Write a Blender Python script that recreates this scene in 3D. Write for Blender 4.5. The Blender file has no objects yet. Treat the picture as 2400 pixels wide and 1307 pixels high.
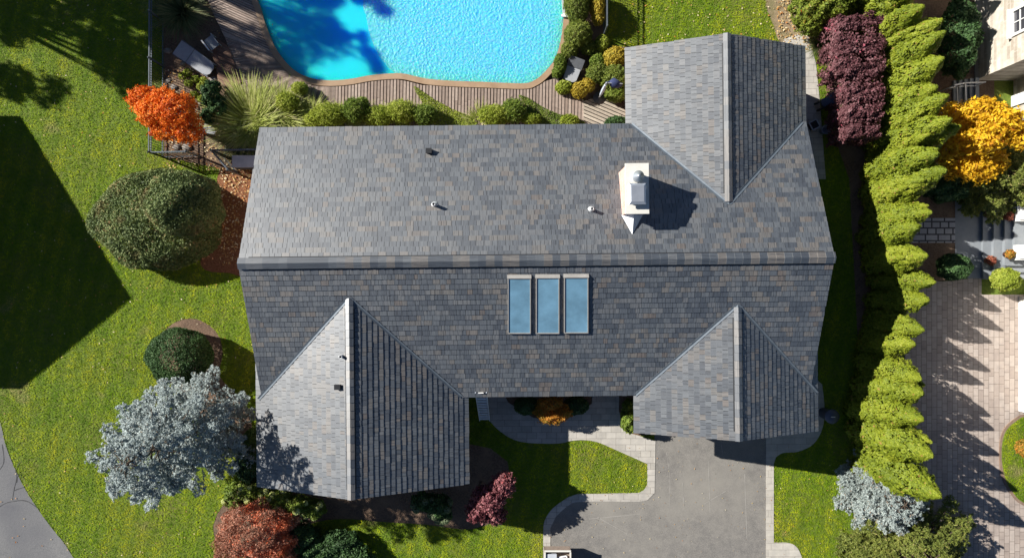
import bpy, math, random
import numpy as np
from mathutils import Vector
R = math.radians
random.seed(7)
RNG = np.random.default_rng(11)
SC = bpy.context.scene
COL = SC.collection

# ------------------------------------------------------------------ camera, sky, sun, exposure
HCAM = 29.0
cam_d = bpy.data.cameras.new('camera')
cam_d.sensor_width = 36.0
cam_d.lens = 24.0
cam_d.clip_end = 800
cam = bpy.data.objects.new('camera', cam_d)
cam.location = (0, 0, HCAM)
COL.objects.link(cam)
SC.camera = cam
SUN = Vector((1.45, -0.60, -1.0))          # the way the light travels
world = bpy.data.worlds.new('World')
SC.world = world
world.use_nodes = True
wn = world.node_tree
bg = wn.nodes['Background']
sky = wn.nodes.new('ShaderNodeTexSky')
sky.sky_type = 'NISHITA'
sky.sun_disc = False
sky.sun_elevation = math.atan2(1.0, math.hypot(1.45, 0.6))
sky.sun_rotation = math.atan2(-1.45, 0.6)
sky.air_density = 0.6
sky.dust_density = 0.1
sky.ozone_density = 1.5
wn.links.new(sky.outputs[0], bg.inputs[0])
bg.inputs[1].default_value = 0.05
sl = bpy.data.lights.new('sun', 'SUN')
sl.energy = 5.0
sl.angle = R(0.5)
sl.color = (1.0, 0.965, 0.90)
so = bpy.data.objects.new('sun', sl)
so.rotation_euler = SUN.to_track_quat('-Z', 'Y').to_euler()
so.location = (-30, 20, 40)
COL.objects.link(so)
SC.view_settings.view_transform = 'Standard'
SC.view_settings.look = 'None'
SC.view_settings.exposure = 0.80
SC.view_settings.gamma = 1.0


def P(px, py, z=0.0):
    s = (HCAM - z) / 1600.0
    return ((px - 1200.0) * s, (653.5 - py) * s)


def PV(px, py, z=0.0):
    x, y = P(px, py, z)
    return Vector((x, y, z))


# ------------------------------------------------------------------ materials
MATS = {}


def new_mat(name):
    m = bpy.data.materials.new(name)
    m.use_nodes = True
    nt = m.node_tree
    b = nt.nodes['Principled BSDF']
    return m, nt, b


def N(nt, t, **kw):
    n = nt.nodes.new(t)
    for k, v in kw.items():
        setattr(n, k, v)
    return n


def ramp(nt, fac, stops, mode='LINEAR'):
    r = N(nt, 'ShaderNodeValToRGB')
    r.color_ramp.interpolation = mode
    while len(r.color_ramp.elements) < len(stops):
        r.color_ramp.elements.new(0.5)
    for e, (p, c) in zip(r.color_ramp.elements, stops):
        e.position = p
        e.color = (*c, 1)
    nt.links.new(fac, r.inputs[0])
    return r.outputs[0]


def noise(nt, scale, detail=4, rough=0.6, vec=None):
    n = N(nt, 'ShaderNodeTexNoise')
    n.inputs['Scale'].default_value = scale
    n.inputs['Detail'].default_value = detail
    n.inputs['Roughness'].default_value = rough
    if vec is not None:
        nt.links.new(vec, n.inputs['Vector'])
    return n.outputs['Fac']


def geo_pos(nt):
    return N(nt, 'ShaderNodeNewGeometry').outputs['Position']


def obj_pos(nt):
    return N(nt, 'ShaderNodeTexCoord').outputs['Object']


def math_n(nt, op, a, b):
    n = N(nt, 'ShaderNodeMath', operation=op)
    for i, v in enumerate((a, b)):
        if v is None:
            continue
        if isinstance(v, (int, float)):
            n.inputs[i].default_value = v
        else:
            nt.links.new(v, n.inputs[i])
    return n.outputs[0]


def mixc(nt, fac, a, b, blend='MIX'):
    n = N(nt, 'ShaderNodeMix', data_type='RGBA', blend_type=blend)
    for i, v in ((0, fac), (6, a), (7, b)):
        if isinstance(v, (int, float)):
            n.inputs[i].default_value = v
        elif isinstance(v, tuple):
            n.inputs[i].default_value = (*v, 1)
        else:
            nt.links.new(v, n.inputs[i])
    return n.outputs[2]


def bump(nt, b, h, strength, dist):
    n = N(nt, 'ShaderNodeBump')
    n.inputs['Strength'].default_value = strength
    n.inputs['Distance'].default_value = dist
    nt.links.new(h, n.inputs['Height'])
    nt.links.new(n.outputs[0], b.inputs['Normal'])


def mottled(name, c0, c1, scale=6, rough=0.8, bump_s=0.3, bump_d=0.01, metal=0.0, c2=None, s2=0.7):
    m, nt, b = new_mat(name)
    p = obj_pos(nt)
    f = noise(nt, scale, 6, 0.65, p)
    c = ramp(nt, f, [(0.3, c0), (0.7, c1)])
    if name.endswith('asphalt'):
        sp = noise(nt, 34, 3, 0.8, p)
        c = mixc(nt, 1.0, c, ramp(nt, sp, [(0.36, (0.72, 0.72, 0.73)), (0.5, (1, 1, 1)), (0.68, (1.35, 1.33, 1.3))]), 'MULTIPLY')
    if c2 is not None:
        g = noise(nt, s2, 5, 0.62, p)
        g = ramp(nt, g, [(0.45, (0, 0, 0)), (0.68, (1, 1, 1))])
        c = mixc(nt, g, c, c2)
    nt.links.new(c, b.inputs['Base Color'])
    b.inputs['Roughness'].default_value = rough
    b.inputs['Metallic'].default_value = metal
    if bump_s:
        bump(nt, b, noise(nt, scale * 4, 4, 0.7, p), bump_s, bump_d)
    MATS[name] = m
    return m


def leaf_mat(name, stops, trans=0.2, rough=0.6, patch=None):
    """leaf colour varies leaf by leaf (face attribute) and in slow patches"""
    m, nt, b = new_mat(name)
    a = N(nt, 'ShaderNodeAttribute', attribute_name='rnd')
    c = ramp(nt, a.outputs['Fac'], stops)
    if patch:
        g = noise(nt, patch[0], 2, 0.5, geo_pos(nt))
        g = ramp(nt, g, [(patch[1], (0, 0, 0)), (patch[1] + 0.16, (1, 1, 1))])
        c = mixc(nt, g, c, patch[2])
    nt.links.new(c, b.inputs['Base Color'])
    b.inputs['Roughness'].default_value = rough
    b.inputs['Specular IOR Level'].default_value = 0.25
    t = N(nt, 'ShaderNodeBsdfTranslucent')
    nt.links.new(c, t.inputs[0])
    mx = N(nt, 'ShaderNodeMixShader')
    mx.inputs[0].default_value = trans
    nt.links.new(b.outputs[0], mx.inputs[1])
    nt.links.new(t.outputs[0], mx.inputs[2])
    nt.links.new(mx.outputs[0], nt.nodes['Material Output'].inputs[0])
    MATS[name] = m
    return m


def roof_mat():
    m, nt, b = new_mat('slate_shake_tiles')
    a = N(nt, 'ShaderNodeAttribute', attribute_name='rnd')
    base = ramp(nt, a.outputs['Fac'], [
        (0.00, (0.040, 0.049, 0.062)), (0.18, (0.058, 0.068, 0.081)), (0.40, (0.078, 0.088, 0.099)),
        (0.62, (0.099, 0.104, 0.110)), (0.80, (0.112, 0.105, 0.097)), (0.92, (0.126, 0.112, 0.099)), (0.98, (0.102, 0.085, 0.073))], 'CONSTANT')
    uv = N(nt, 'ShaderNodeUVMap', uv_map='UVMap').outputs[0]
    mp = N(nt, 'ShaderNodeMapping')
    mp.inputs['Scale'].default_value = (26, 1.3, 1)
    nt.links.new(uv, mp.inputs[0])
    g = noise(nt, 1.0, 3, 0.75, mp.outputs[0])
    gcol = ramp(nt, g, [(0.36, (0.30, 0.31, 0.34)), (0.45, (0.78, 0.79, 0.80)), (0.54, (1.0, 1.0, 1.0)), (0.66, (1.22, 1.2, 1.16))])
    c = mixc(nt, 1.0, base, gcol, 'MULTIPLY')
    w = noise(nt, 0.35, 3, 0.6, geo_pos(nt))
    c = mixc(nt, 0.45, c, ramp(nt, w, [(0.35, (0.78, 0.8, 0.84)), (0.65, (1.12, 1.1, 1.06))]), 'MULTIPLY')
    nt.links.new(c, b.inputs['Base Color'])
    b.inputs['Roughness'].default_value = 0.55
    b.inputs['Specular IOR Level'].default_value = 1.0
    b.inputs['Coat Weight'].default_value = 1.0
    b.inputs['Coat Roughness'].default_value = 0.5
    b.inputs['Coat IOR'].default_value = 1.75
    bump(nt, b, g, 0.30, 0.010)
    MATS['tile'] = m


def paver_mat(name, c0, c1, mortar, w, h, rot=0.0, msize=0.02, offset=0.5):
    m, nt, b = new_mat(name)
    mp = N(nt, 'ShaderNodeMapping')
    mp.inputs['Rotation'].default_value = (0, 0, rot)
    p = geo_pos(nt)
    nt.links.new(p, mp.inputs[0])
    br = N(nt, 'ShaderNodeTexBrick')
    br.offset = offset
    br.squash = 1.5
    br.squash_frequency = 3
    br.inputs['Scale'].default_value = 1.0
    br.inputs['Brick Width'].default_value = w
    br.inputs['Row Height'].default_value = h
    br.inputs['Mortar Size'].default_value = msize
    br.inputs['Mortar Smooth'].default_value = 0.3
    br.inputs['Color1'].default_value = (*c0, 1)
    br.inputs['Color2'].default_value = (*c1, 1)
    br.inputs['Mortar'].default_value = (*mortar, 1)
    nt.links.new(mp.outputs[0], br.inputs['Vector'])
    f = noise(nt, 3.0, 5, 0.65, p)
    c = mixc(nt, 0.7, br.outputs['Color'], ramp(nt, f, [(0.3, (0.72, 0.72, 0.74)), (0.7, (1.12, 1.1, 1.08))]), 'MULTIPLY')
    nt.links.new(c, b.inputs['Base Color'])
    b.inputs['Roughness'].default_value = 0.8
    bump(nt, b, br.outputs['Fac'], -0.5, 0.01)
    MATS[name] = m


roof_mat()
# ground covers
def lawn_mat():
    m, nt, b = new_mat('lawn')
    p = geo_pos(nt)
    f = noise(nt, 9, 6, 0.7, p)
    c = ramp(nt, f, [(0.3, (0.06, 0.105, 0.008)), (0.5, (0.12, 0.175, 0.012)), (0.72, (0.18, 0.21, 0.025))])
    g = noise(nt, 0.35, 4, 0.6, p)
    c = mixc(nt, ramp(nt, g, [(0.5, (0, 0, 0)), (0.72, (0.55, 0.55, 0.55))]), c, (0.19, 0.15, 0.045))
    nt.links.new(c, b.inputs['Base Color'])
    b.inputs['Roughness'].default_value = 0.9
    bump(nt, b, noise(nt, 22, 4, 0.7, p), 0.8, 0.04)
    MATS['lawn'] = m


lawn_mat()


def grass_mat():
    m, nt, b = new_mat('grass_blades')
    a = N(nt, 'ShaderNodeAttribute', attribute_name='rnd')
    p = geo_pos(nt)
    c = ramp(nt, a.outputs['Fac'], [(0.0, (0.095, 0.175, 0.003)), (0.4, (0.190, 0.300, 0.004)), (0.75, (0.285, 0.370, 0.008)), (1.0, (0.36, 0.38, 0.04))])
    g = noise(nt, 0.32, 5, 0.62, p)
    c = mixc(nt, ramp(nt, g, [(0.44, (0, 0, 0)), (0.64, (0.7, 0.7, 0.7))]), c, (0.34, 0.335, 0.016))
    g2 = noise(nt, 0.8, 4, 0.6, p)
    c = mixc(nt, ramp(nt, g2, [(0.50, (0, 0, 0)), (0.60, (0.7, 0.7, 0.7))]), c, (0.10, 0.205, 0.004))
    # mowing lines, wandering a little
    mp = N(nt, 'ShaderNodeMapping')
    mp.inputs['Rotation'].default_value = (0, 0, R(12))
    nt.links.new(p, mp.inputs[0])
    wv = N(nt, 'ShaderNodeTexWave')
    wv.inputs['Scale'].default_value = 0.42
    wv.inputs['Distortion'].default_value = 1.6
    wv.inputs['Detail'].default_value = 2
    wv.inputs['Detail Scale'].default_value = 0.6
    nt.links.new(mp.outputs[0], wv.inputs[0])
    c = mixc(nt, 0.8, c, ramp(nt, wv.outputs['Fac'], [(0.2, (0.70, 0.80, 0.7)), (0.8, (1.26, 1.16, 1.1))]), 'MULTIPLY')
    tf = noise(nt, 4.5, 5, 0.7, p)
    c = mixc(nt, 0.8, c, ramp(nt, tf, [(0.40, (0.55, 0.66, 0.55)), (0.5, (1, 1, 1)), (0.60, (1.40, 1.28, 1.2))]), 'MULTIPLY')
    # pale worn spots
    g3 = noise(nt, 0.55, 3, 0.5, p)
    c = mixc(nt, ramp(nt, g3, [(0.67, (0, 0, 0)), (0.74, (0.8, 0.8, 0.8))]), c, (0.36, 0.28, 0.14))
    nt.links.new(c, b.inputs['Base Color'])
    b.inputs['Roughness'].default_value = 0.8
    b.inputs['Specular IOR Level'].default_value = 0.08
    MATS['grass_blades'] = m


grass_mat()
mottled('asphalt', (0.15, 0.142, 0.132), (0.225, 0.21, 0.19), 3, 0.9, 0.5, 0.008, c2=(0.25, 0.233, 0.205), s2=0.28)
mottled('road_asphalt', (0.13, 0.13, 0.135), (0.19, 0.188, 0.185), 2, 0.9, 0.5, 0.01, c2=(0.11, 0.11, 0.12), s2=0.5)
mottled('scuff', (0.28, 0.265, 0.24), (0.34, 0.32, 0.29), 3, 0.9, 0)
mottled('crack', (0.035, 0.035, 0.04), (0.06, 0.06, 0.06), 3, 0.9, 0)
mottled('mulch', (0.09, 0.055, 0.036), (0.25, 0.165, 0.11), 14, 0.95, 1.0, 0.05, c2=(0.26, 0.17, 0.11), s2=1.2)
mottled('orange_mulch', (0.16, 0.055, 0.02), (0.36, 0.16, 0.075), 14, 0.95, 1.0, 0.05)
mottled('brown_kerb', (0.17, 0.11, 0.08), (0.26, 0.18, 0.13), 6, 0.9, 0.4)
mottled('dry_soil', (0.22, 0.155, 0.085), (0.36, 0.27, 0.17), 7, 0.95, 0.8, 0.03, c2=(0.12, 0.13, 0.04), s2=0.9)
paver_mat('walk_pavers', (0.40, 0.375, 0.33), (0.50, 0.47, 0.42), (0.20, 0.18, 0.16), 0.42, 0.26, 0.0, 0.008)
paver_mat('border_pavers', (0.43, 0.40, 0.35), (0.50, 0.47, 0.41), (0.22, 0.2, 0.17), 0.5, 0.28, 0.0, 0.006)
paver_mat('drive_pavers', (0.34, 0.28, 0.24), (0.45, 0.385, 0.335), (0.15, 0.12, 0.10), 0.33, 0.22, R(90), 0.010)
paver_mat('cobbles', (0.33, 0.33, 0.35), (0.42, 0.41, 0.42), (0.06, 0.06, 0.065), 0.36, 0.27, R(0), 0.035)
mottled('bluestone', (0.19, 0.21, 0.23), (0.27, 0.285, 0.30), 1.5, 0.7, 0.2, 0.004)


def wood_mat(name, c0, c1, c2):
    m, nt, b = new_mat(name)
    a = N(nt, 'ShaderNodeAttribute', attribute_name='rnd')
    p = geo_pos(nt)
    f = noise(nt, 7, 6, 0.7, p)
    c = ramp(nt, a.outputs['Fac'], [(0, c0), (0.5, c1), (1, c2)])
    c = mixc(nt, 0.8, c, ramp(nt, f, [(0.3, (0.68, 0.66, 0.66)), (0.7, (1.18, 1.15, 1.12))]), 'MULTIPLY')
    nt.links.new(c, b.inputs['Base Color'])
    b.inputs['Roughness'].default_value = 0.8
    bump(nt, b, f, 0.3, 0.006)
    MATS[name] = m


wood_mat('deck_wood', (0.27, 0.205, 0.165), (0.33, 0.255, 0.21), (0.40, 0.32, 0.265))
wood_mat('grey_deck_wood', (0.36, 0.31, 0.25), (0.43, 0.375, 0.30), (0.49, 0.43, 0.35))
wood_mat('brown_wood', (0.14, 0.075, 0.048), (0.18, 0.10, 0.062), (0.22, 0.125, 0.08))
mottled('deck_gap_shade', (0.03, 0.022, 0.018), (0.05, 0.04, 0.03), 3, 0.9, 0)  # near-black, paints the shade seen through the gaps between boards
mottled('coping', (0.30, 0.19, 0.11), (0.40, 0.27, 0.165), 2.5, 0.6, 0.2, 0.004)


def water_mat():
    m, nt, b = new_mat('pool_water')
    p = geo_pos(nt)
    a = N(nt, 'ShaderNodeAttribute', attribute_name='shelf')
    # rippled shallow half: cells of light gathered by the surface; calm deep half
    nz = N(nt, 'ShaderNodeTexNoise')
    nz.inputs['Scale'].default_value = 1.1
    nz.inputs['Detail'].default_value = 2
    nt.links.new(p, nz.inputs['Vector'])
    wv = N(nt, 'ShaderNodeVectorMath', operation='MULTIPLY_ADD')
    nt.links.new(nz.outputs['Color'], wv.inputs[0])
    wv.inputs[1].default_value = (0.5, 0.5, 0)
    nt.links.new(p, wv.inputs[2])
    v = N(nt, 'ShaderNodeTexVoronoi', feature='SMOOTH_F1')
    v.inputs['Scale'].default_value = 9.5
    v.inputs['Smoothness'].default_value = 0.35
    nt.links.new(wv.outputs[0], v.inputs['Vector'])
    fine = noise(nt, 2.2, 2, 0.5, p)
    h = math_n(nt, 'ADD', math_n(nt, 'MULTIPLY', v.outputs['Distance'], a.outputs['Fac']), math_n(nt, 'MULTIPLY', fine, 0.05))
    bump(nt, b, h, 1.0, 0.05)
    c = mixc(nt, a.outputs['Fac'], (0.025, 0.58, 0.985), (0.13, 0.55, 0.74))
    nt.links.new(c, b.inputs['Base Color'])
    b.inputs['Subsurface Weight'].default_value = 0.85
    b.inputs['Subsurface Radius'].default_value = (0.02, 0.5, 2.8)
    b.inputs['Subsurface Scale'].default_value = 1.0
    b.inputs['Roughness'].default_value = 0.22
    b.inputs['Specular IOR Level'].default_value = 0.08
    b.inputs['IOR'].default_value = 1.33
    MATS['pool_water'] = m


water_mat()
# hard things
mottled('white_paint', (0.70, 0.70, 0.68), (0.80, 0.79, 0.76), 4, 0.5, 0.05)
mottled('white_stucco', (0.66, 0.63, 0.58), (0.78, 0.75, 0.70), 5, 0.8, 0.3)
mottled('cap_stone', (0.58, 0.56, 0.50), (0.68, 0.66, 0.60), 3, 0.8, 0.15)
mottled('grey_metal', (0.42, 0.45, 0.50), (0.52, 0.55, 0.60), 3, 0.38, 0.05, metal=0.6)
mottled('flashing_metal', (0.075, 0.095, 0.12), (0.13, 0.155, 0.18), 4, 0.5, 0.05, metal=0.2)
mottled('frame_metal', (0.28, 0.265, 0.245), (0.36, 0.345, 0.32), 4, 0.5, 0.05)
mottled('pale_metal', (0.55, 0.56, 0.57), (0.66, 0.66, 0.66), 4, 0.4, 0.05, metal=0.35)
mottled('black_plastic', (0.012, 0.013, 0.015), (0.022, 0.023, 0.026), 5, 0.5, 0)
mottled('black_metal', (0.018, 0.02, 0.022), (0.03, 0.033, 0.036), 5, 0.35, 0)
mottled('rail_metal', (0.10, 0.12, 0.14), (0.16, 0.18, 0.20), 5, 0.3, 0, metal=0.3)
mottled('bore_shade', (0.008, 0.008, 0.009), (0.012, 0.012, 0.013), 5, 0.9, 0)
mottled('roof_felt', (0.04, 0.042, 0.046), (0.06, 0.06, 0.065), 5, 0.9, 0)
mottled('sling_fabric', (0.30, 0.31, 0.33), (0.36, 0.37, 0.39), 8, 0.75, 0.2, 0.003)
mottled('dark_sling', (0.09, 0.095, 0.105), (0.12, 0.125, 0.14), 8, 0.75, 0.2, 0.003)
mottled('navy_canvas', (0.025, 0.035, 0.10), (0.05, 0.065, 0.16), 5, 0.8, 0.4, 0.01)
mottled('pale_canvas', (0.45, 0.50, 0.60), (0.62, 0.66, 0.72), 5, 0.8, 0.4, 0.01)
mottled('bin_plastic', (0.05, 0.06, 0.10), (0.08, 0.09, 0.14), 5, 0.5, 0)
mottled('bucket_plastic', (0.20, 0.22, 0.28), (0.28, 0.30, 0.36), 5, 0.45, 0)
mottled('terracotta', (0.22, 0.085, 0.05), (0.32, 0.13, 0.08), 6, 0.85, 0.2)
mottled('bark', (0.07, 0.048, 0.032), (0.14, 0.10, 0.07), 12, 0.95, 0.8, 0.02)
mottled('slate_lid', (0.40, 0.42, 0.46), (0.52, 0.54, 0.58), 4, 0.5, 0.1)
mottled('ladder_paint', (0.50, 0.55, 0.62), (0.62, 0.67, 0.74), 4, 0.4, 0)
mottled('denim', (0.035, 0.045, 0.075), (0.06, 0.075, 0.12), 8, 0.85, 0.2)
mottled('dark_cloth', (0.018, 0.018, 0.022), (0.03, 0.03, 0.036), 8, 0.85, 0.2)
mottled('skin', (0.45, 0.27, 0.18), (0.52, 0.32, 0.22), 6, 0.55, 0)
mottled('tan_cap', (0.38, 0.24, 0.12), (0.45, 0.30, 0.16), 6, 0.8, 0)
mottled('rock', (0.16, 0.14, 0.12), (0.34, 0.30, 0.26), 5, 0.9, 0.6, 0.03)
paver_mat('pink_brick', (0.52, 0.28, 0.22), (0.62, 0.38, 0.31), (0.55, 0.48, 0.42), 0.24, 0.08, 0, 0.008)


def wall_brick(name, c0, c1, mo, w, h, ms=0.02):
    """brick or stone courses on an upright face: across, then up"""
    m, nt, b = new_mat(name)
    s = N(nt, 'ShaderNodeSeparateXYZ')
    nt.links.new(geo_pos(nt), s.inputs[0])
    cmb = N(nt, 'ShaderNodeCombineXYZ')
    nt.links.new(math_n(nt, 'ADD', s.outputs[0], s.outputs[1]), cmb.inputs[0])
    nt.links.new(s.outputs[2], cmb.inputs[1])
    br = N(nt, 'ShaderNodeTexBrick')
    br.squash = 1.7
    br.squash_frequency = 3
    for k, v in (('Scale', 1.0), ('Brick Width', w), ('Row Height', h), ('Mortar Size', ms)):
        br.inputs[k].default_value = v
    br.inputs['Color1'].default_value = (*c0, 1)
    br.inputs['Color2'].default_value = (*c1, 1)
    br.inputs['Mortar'].default_value = (*mo, 1)
    nt.links.new(cmb.outputs[0], br.inputs['Vector'])
    f = noise(nt, 2.4, 5, 0.7, geo_pos(nt))
    c = mixc(nt, 0.8, br.outputs['Color'], ramp(nt, f, [(0.3, (0.7, 0.66, 0.62)), (0.65, (1.15, 1.15, 1.15))]), 'MULTIPLY')
    nt.links.new(c, b.inputs['Base Color'])
    b.inputs['Roughness'].default_value = 0.85
    bump(nt, b, br.outputs['Fac'], -0.6, 0.02)
    MATS[name] = m


wall_brick('chimney_brick', (0.60, 0.33, 0.26), (0.70, 0.45, 0.37), (0.62, 0.56, 0.50), 0.24, 0.085, 0.01)
wall_brick('field_stone', (0.40, 0.345, 0.28), (0.62, 0.57, 0.49), (0.55, 0.51, 0.45), 0.55, 0.19, 0.015)
wall_brick('house_brick', (0.36, 0.21, 0.16), (0.46, 0.30, 0.23), (0.45, 0.40, 0.36), 0.24, 0.085, 0.01)


def glass_mat(name, col, rough=0.08):
    m, nt, b = new_mat(name)
    f = noise(nt, 1.4, 4, 0.6, obj_pos(nt))
    c = ramp(nt, f, [(0.35, tuple(v * 0.82 for v in col)), (0.7, tuple(min(1, v * 1.2) for v in col))])
    nt.links.new(c, b.inputs['Base Color'])
    b.inputs['Roughness'].default_value = rough
    b.inputs['Coat Weight'].default_value = 0.6
    MATS[name] = m


glass_mat('skylight_glass', (0.15, 0.29, 0.40))  # blue of the reflected sky put into the glass colour
glass_mat('window_glass', (0.05, 0.05, 0.06), 0.04)

# leaves
leaf_mat('maple_leaves', [(0, (0.50, 0.08, 0.010)), (0.4, (0.78, 0.17, 0.014)), (0.8, (0.86, 0.28, 0.025)), (1, (0.80, 0.30, 0.05))], 0.30)
leaf_mat('yew_leaves', [(0, (0.07, 0.105, 0.036)), (0.45, (0.145, 0.195, 0.065)), (0.85, (0.25, 0.285, 0.105)), (1, (0.34, 0.22, 0.10))], 0.15, patch=(1.1, 0.58, (0.21, 0.15, 0.07)))
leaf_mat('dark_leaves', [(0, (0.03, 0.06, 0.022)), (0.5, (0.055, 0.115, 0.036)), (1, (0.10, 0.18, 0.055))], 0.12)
leaf_mat('spruce_needles', [(0, (0.22, 0.265, 0.255)), (0.5, (0.37, 0.43, 0.42)), (0.85, (0.55, 0.61, 0.59)), (1, (0.28, 0.22, 0.14))], 0.08)
leaf_mat('pale_spruce_needles', [(0, (0.22, 0.26, 0.24)), (0.5, (0.34, 0.39, 0.37)), (0.85, (0.48, 0.53, 0.50)), (1, (0.32, 0.22, 0.15))], 0.08)
leaf_mat('green_needles', [(0, (0.085, 0.11, 0.022)), (0.5, (0.17, 0.20, 0.038)), (0.88, (0.27, 0.28, 0.06)), (1, (0.30, 0.25, 0.09))], 0.12)
leaf_mat('thuja_leaves', [(0, (0.11, 0.15, 0.012)), (0.4, (0.195, 0.24, 0.016)), (0.8, (0.28, 0.31, 0.024)), (0.97, (0.35, 0.34, 0.05)), (1, (0.36, 0.21, 0.06))], 0.22)
leaf_mat('purple_leaves', [(0, (0.075, 0.028, 0.032)), (0.5, (0.15, 0.058, 0.066)), (0.85, (0.23, 0.115, 0.12)), (1, (0.32, 0.07, 0.10))], 0.12)
leaf_mat('plum_leaves', [(0, (0.14, 0.040, 0.050)), (0.5, (0.26, 0.085, 0.095)), (0.85, (0.37, 0.17, 0.17)), (1, (0.42, 0.10, 0.10))], 0.2)
leaf_mat('red_shrub_leaves', [(0, (0.15, 0.075, 0.045)), (0.4, (0.34, 0.14, 0.085)), (0.75, (0.50, 0.25, 0.17)), (1, (0.75, 0.14, 0.045))], 0.2, patch=(0.9, 0.57, (0.68, 0.16, 0.06)))
leaf_mat('green_leaves', [(0, (0.085, 0.13, 0.018)), (0.5, (0.16, 0.23, 0.03)), (0.85, (0.25, 0.31, 0.045)), (1, (0.27, 0.27, 0.08))], 0.22)
leaf_mat('olive_leaves', [(0, (0.085, 0.12, 0.020)), (0.5, (0.165, 0.21, 0.032)), (0.85, (0.265, 0.30, 0.05)), (1, (0.22, 0.20, 0.07))], 0.2)
leaf_mat('lime_leaves', [(0, (0.19, 0.25, 0.024)), (0.5, (0.32, 0.38, 0.04)), (0.85, (0.45, 0.48, 0.09)), (1, (0.44, 0.42, 0.13))], 0.25)
leaf_mat('gold_leaves', [(0, (0.30, 0.21, 0.022)), (0.5, (0.48, 0.36, 0.038)), (0.85, (0.62, 0.50, 0.08)), (1, (0.30, 0.30, 0.04))], 0.25)
leaf_mat('yellow_tree_leaves', [(0, (0.46, 0.22, 0.010)), (0.4, (0.70, 0.42, 0.016)), (0.8, (0.82, 0.56, 0.03)), (1, (0.58, 0.22, 0.02))], 0.3)
leaf_mat('orange_green_leaves', [(0, (0.16, 0.15, 0.02)), (0.4, (0.30, 0.21, 0.03)), (0.7, (0.55, 0.22, 0.03)), (1, (0.70, 0.30, 0.05))], 0.25)
leaf_mat('burning_green', [(0, (0.11, 0.16, 0.018)), (0.6, (0.21, 0.26, 0.03)), (0.9, (0.30, 0.32, 0.05)), (1, (0.55, 0.17, 0.03))], 0.22)
leaf_mat('flower_petals', [(0, (0.50, 0.56, 0.15)), (0.5, (0.66, 0.70, 0.26)), (1, (0.78, 0.80, 0.42))], 0.2)
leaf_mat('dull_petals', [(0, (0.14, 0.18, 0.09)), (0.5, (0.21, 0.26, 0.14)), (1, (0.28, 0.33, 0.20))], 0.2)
leaf_mat('reed_blades', [(0, (0.22, 0.27, 0.05)), (0.5, (0.38, 0.44, 0.09)), (0.85, (0.55, 0.57, 0.20)), (1, (0.52, 0.45, 0.25))], 0.25)
leaf_mat('dark_reed_blades', [(0, (0.06, 0.085, 0.03)), (0.5, (0.12, 0.155, 0.055)), (0.85, (0.20, 0.22, 0.09)), (1, (0.34, 0.28, 0.12))], 0.2)
leaf_mat('litter', [(0, (0.45, 0.16, 0.03)), (0.5, (0.55, 0.38, 0.14)), (1, (0.70, 0.62, 0.42))], 0.1)
leaf_mat('rust_flowers', [(0, (0.20, 0.05, 0.03)), (0.5, (0.36, 0.10, 0.06)), (0.8, (0.45, 0.16, 0.10)), (1, (0.10, 0.12, 0.03))], 0.2)


# ------------------------------------------------------------------ objects and tags
def tag(o, label=None, cat=None, group=None, kind=None):
    if label:
        o['label'] = label
    if cat:
        o['category'] = cat
    if group:
        o['group'] = group
    if kind:
        o['kind'] = kind
    return o


def thing(name, label, cat, loc, rot=(0, 0, 0), group=None):
    o = bpy.data.objects.new(name, None)
    o.empty_display_size = 0.3
    COL.objects.link(o)
    o.location = loc
    o.rotation_euler = rot
    return tag(o, label, cat, group)


def copy_tree(o, parent=None):
    c = o.copy()
    COL.objects.link(c)
    if parent is not None:
        c.parent = parent
    for ch in list(o.children):
        copy_tree(ch, c)
    return c


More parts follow.
